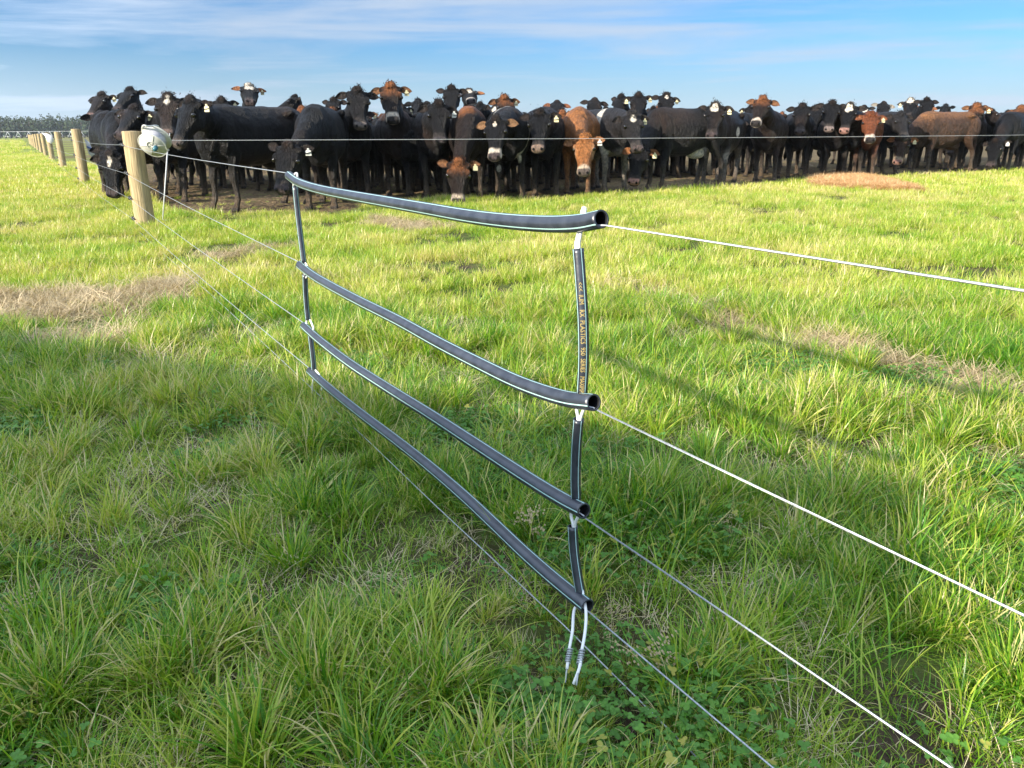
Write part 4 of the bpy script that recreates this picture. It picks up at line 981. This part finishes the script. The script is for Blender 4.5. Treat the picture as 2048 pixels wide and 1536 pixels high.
for i in range(3): proto('straw', f'e{i}', blades(40 + i, 60, .10, (.05, .16), (.0018, .0034), (.9, 1.5), 4, (.5, .2, .0), .4, .1, .004, .9), M_ST)
for i in range(3): proto('hays', f'f{i}', blades(50 + i, 60, .16, (.10, .28), (.005, .009), (.9, 1.5), 3, (.5, .2, .0), .3, .1, .01, .9), M_HAY)

def field(n, y0, y1, pw=1.0, mx=260):
    """random ground positions seen by the camera, distance y0..y1"""
    u = rng.uniform(0, 1, n); y = (y0 ** (pw + 1) + u * (y1 ** (pw + 1) - y0 ** (pw + 1))) ** (1 / (pw + 1))
    k = (1024 + mx) / FPX; zc = y * math.cos(PITCH) + math.sin(PITCH)
    x = rng.uniform(-1, 1, n) * k * zc
    px, py, z = proj(np.stack([x, y, np.zeros(n)], -1)); ok = (py < 1700) & (z > .2)
    return x[ok], y[ok]
def scatter(name, coll, x, y, idx, scl, itone, label, cat, z=None, tilt=.12):
    n = len(x); z = terr(x, y) if z is None else z
    me = bpy.data.meshes.new(name); me.vertices.add(n); me.vertices.foreach_set('co', np.stack([x, y, z], -1).astype(np.float32).ravel())
    for nm, tp_, vals in (('idx', 'INT', idx.astype(np.int32)), ('scl', 'FLOAT', scl.astype(np.float32)), ('itone', 'FLOAT', itone.astype(np.float32))):
        a_ = me.attributes.new(nm, tp_, 'POINT'); a_.data.foreach_set('value', vals)
    rot = np.stack([rng.normal(0, tilt, n), rng.normal(0, tilt, n), rng.uniform(0, 6.283, n)], -1).astype(np.float32)
    a_ = me.attributes.new('rot', 'FLOAT_VECTOR', 'POINT'); a_.data.foreach_set('vector', rot.ravel())
    o = bpy.data.objects.new(name, me); COL.objects.link(o); tag(o, label, cat, kind='stuff')
    ng = bpy.data.node_groups.new(name + '_scatter', 'GeometryNodeTree')
    ng.interface.new_socket('Geometry', in_out='INPUT', socket_type='NodeSocketGeometry'); ng.interface.new_socket('Geometry', in_out='OUTPUT', socket_type='NodeSocketGeometry')
    gi = ng.nodes.new('NodeGroupInput'); go = ng.nodes.new('NodeGroupOutput'); ip = ng.nodes.new('GeometryNodeInstanceOnPoints')
    ci = ng.nodes.new('GeometryNodeCollectionInfo'); ci.inputs['Collection'].default_value = pc[coll]; ci.inputs['Separate Children'].default_value = True; ci.inputs['Reset Children'].default_value = True
    def na(nm, dt):
        q = ng.nodes.new('GeometryNodeInputNamedAttribute'); q.data_type = dt; q.inputs['Name'].default_value = nm; return q.outputs['Attribute']
    er = ng.nodes.new('FunctionNodeEulerToRotation'); ng.links.new(na('rot', 'FLOAT_VECTOR'), er.inputs[0])
    ip.inputs['Pick Instance'].default_value = True
    ng.links.new(gi.outputs[0], ip.inputs['Points']); ng.links.new(ci.outputs[0], ip.inputs['Instance']); ng.links.new(na('idx', 'INT'), ip.inputs['Instance Index'])
    ng.links.new(er.outputs[0], ip.inputs['Rotation']); ng.links.new(na('scl', 'FLOAT'), ip.inputs['Scale']); ng.links.new(ip.outputs[0], go.inputs[0])
    md_ = o.modifiers.new('scatter', 'NODES'); md_.node_group = ng; print(name, n); return o
def keep(x, y, p): 
    k_ = rng.uniform(0, 1, len(x)) < p; return x[k_], y[k_]
# near field, up to about 4.6 m
x, y = field(5200, .62, 4.6, .75); md, st, hy, br = masks(x, y); cl = noise2(x, y, 5.5, .7)
x, y = keep(x, y, (1 - .80 * st) * (1 - .95 * br) * sstep(-.35, .35, cl + .12)); cl = noise2(x, y, 5.5, .7); n = len(x)
idx = rng.integers(0, 5, n); sc = np.clip(rng.normal(.84, .22, n) + .30 * cl, .35, 1.35) 
x2, y2 = field(8600, .62, 4.6, .75); md, st, hy, br = masks(x2, y2); x2, y2 = keep(x2, y2, (1 - .7 * st) * (1 - .88 * br)); n2 = len(x2)
i2 = rng.choice([5, 6, 7, 8, 9], n2, p=[.27, .26, .22, .19, .06]); s2_ = rng.uniform(.55, 1.1, n2)
def low(x, y, sc_):
    d_ = (x - FA.x) * FN.x + (y - FA.y) * FN.y; m_ = np.where((d_ > -.03) & (d_ < .16) & (y < 2.3), .62, 1.0)
    md, st, hy, br = masks(x, y); m_ = m_ * (1 - .5 * st)
    return sc_ * np.where(np.hypot(x - gp(1150, 1370).x, y - gp(1150, 1370).y) < .19, .42, m_)
sc = low(x, y, sc); s2_ = low(x2, y2, s2_)
X_ = np.concatenate([x, x2]); Y_ = np.concatenate([y, y2]); 
tone = .10 * noise2(X_, Y_, 1.3, 2.2) + rng.normal(0, .06, len(X_))
scatter('grass', 'near', X_, Y_, np.concatenate([idx, i2]), np.concatenate([sc, s2_]), tone, 'long tufted green grass around the pipes in the foreground', 'grass')
x, y = field(3600, .62, 3.4, .5); cl = noise2(x, y, 4.2, 3.3); x, y = keep(x, y, .85 * sstep(-.05, .45, cl)); n = len(x)
scatter('clover', 'clov', x, y, rng.choice([0, 1, 2, 3], n, p=[.36, .24, .37, .03]), rng.uniform(.8, 1.25, n), rng.normal(0, .05, n), 'small round clover leaves between the foreground tufts', 'clover')
# middle field
x, y = field(21000, 4.2, 13.5, .45); md, st, hy, br = masks(x, y); cl = noise2(x, y, 3.0, .7)
x, y = keep(x, y, (1 - .80 * st) * (1 - .97 * sstep(.35, .8, md)) * (1 - hy) * sstep(-1.0, .2, cl)); cl = noise2(x, y, 3.0, .7); md, st, hy, br = masks(x, y); n = len(x)
shrt = 1 - .45 * sstep(.0, .6, md)
scatter('grass', 'mid', x, y, rng.integers(0, 5, n), np.clip(rng.normal(.80, .2, n) + .22 * cl, .35, 1.3) * shrt * (1 - .55 * st), .10 * noise2(x, y, .8, 2.2) + rng.normal(0, .05, n) + .02, 'sunlit grass across the middle of the paddock', 'grass')
# far field
x, y = field(26000, 12.5, 46, .15, 120); md, st, hy, br = masks(x, y); x, y = keep(x, y, (1 - sstep(.3, .7, md)) * (1 - hy) * np.where(y > 30, x < post_line(y), 1)); n = len(x)
md, st, hy, br = masks(x, y); cl = noise2(x, y, 2.0, .7)
scatter('grass', 'far', x, y, rng.integers(0, 4, n), np.clip(rng.normal(.82, .16, n) + .15 * cl, .4, 1.3), .08 * noise2(x, y, .5, 2.2) + rng.normal(0, .05, n) + .03, 'distant bright grass up to the feet of the herd', 'grass')
x, y = field(9000, 44, 190, .1, 60); x, y = keep(x, y, (x < post_line(y) - .5).astype(float)); n = len(x)
scatter('grass', 'far', x, y, rng.integers(0, 4, n), rng.uniform(1.2, 2.4, n), .08 * noise2(x, y, .2, 2.2) + rng.normal(0, .05, n) + .03, 'farthest flat sweep of grass left of the fence, below the pines', 'grass')
# straw and hay
x, y = field(34000, 2.0, 10, .5); md, st, hy, br = masks(x, y); x, y = keep(x, y, .7 * st ** 1.6); n = len(x)
scatter('straw', 'straw', x, y, rng.integers(0, 3, n), rng.uniform(.6, 1.2, n), rng.normal(0, .08, n), 'pale dead straw strewn in worn strips of the paddock', 'straw', z=terr(x, y) + .012, tilt=.2)
x = rng.uniform(4, 16, 60000); y = rng.uniform(12, 19, 60000); md, st, hy, br = masks(x, y); x, y = keep(x, y, hy > .35); x, y = x[:2600], y[:2600]; hy = masks(x, y)[2]; n = len(x)
scatter('hay', 'hays', x, y, rng.integers(0, 3, n), rng.uniform(.3, .65, n), rng.normal(0, .08, n), 'low orange heap of old hay in front of the red-brown cow', 'hay', z=terr(x, y) + hy * .07 * (1 + .3 * noise2(x, y, 4, 2)) + .004, tilt=.10)
#GRASS-END

# ------------------------------------------------------------------ thin morning haze that greys the far pines
hb = MB(); hb.box((0, 400, 14), (1700, 920, 30.2)); ho = hb.build('haze', [], None, False); tag(ho, 'thin pale air between the paddock and the far pines', 'haze', kind='stuff')
HM = bpy.data.materials.new('haze_air'); HM.use_nodes = True; HM.node_tree.nodes.clear(); ho.data.materials.append(HM)
hv = HM.node_tree.nodes.new('ShaderNodeVolumePrincipled'); hv.inputs['Color'].default_value = (.80, .90, 1, 1); hv.inputs['Density'].default_value = .00020; hv.inputs['Anisotropy'].default_value = 0
hmo = HM.node_tree.nodes.new('ShaderNodeOutputMaterial'); HM.node_tree.links.new(hv.outputs[0], hmo.inputs['Volume'])
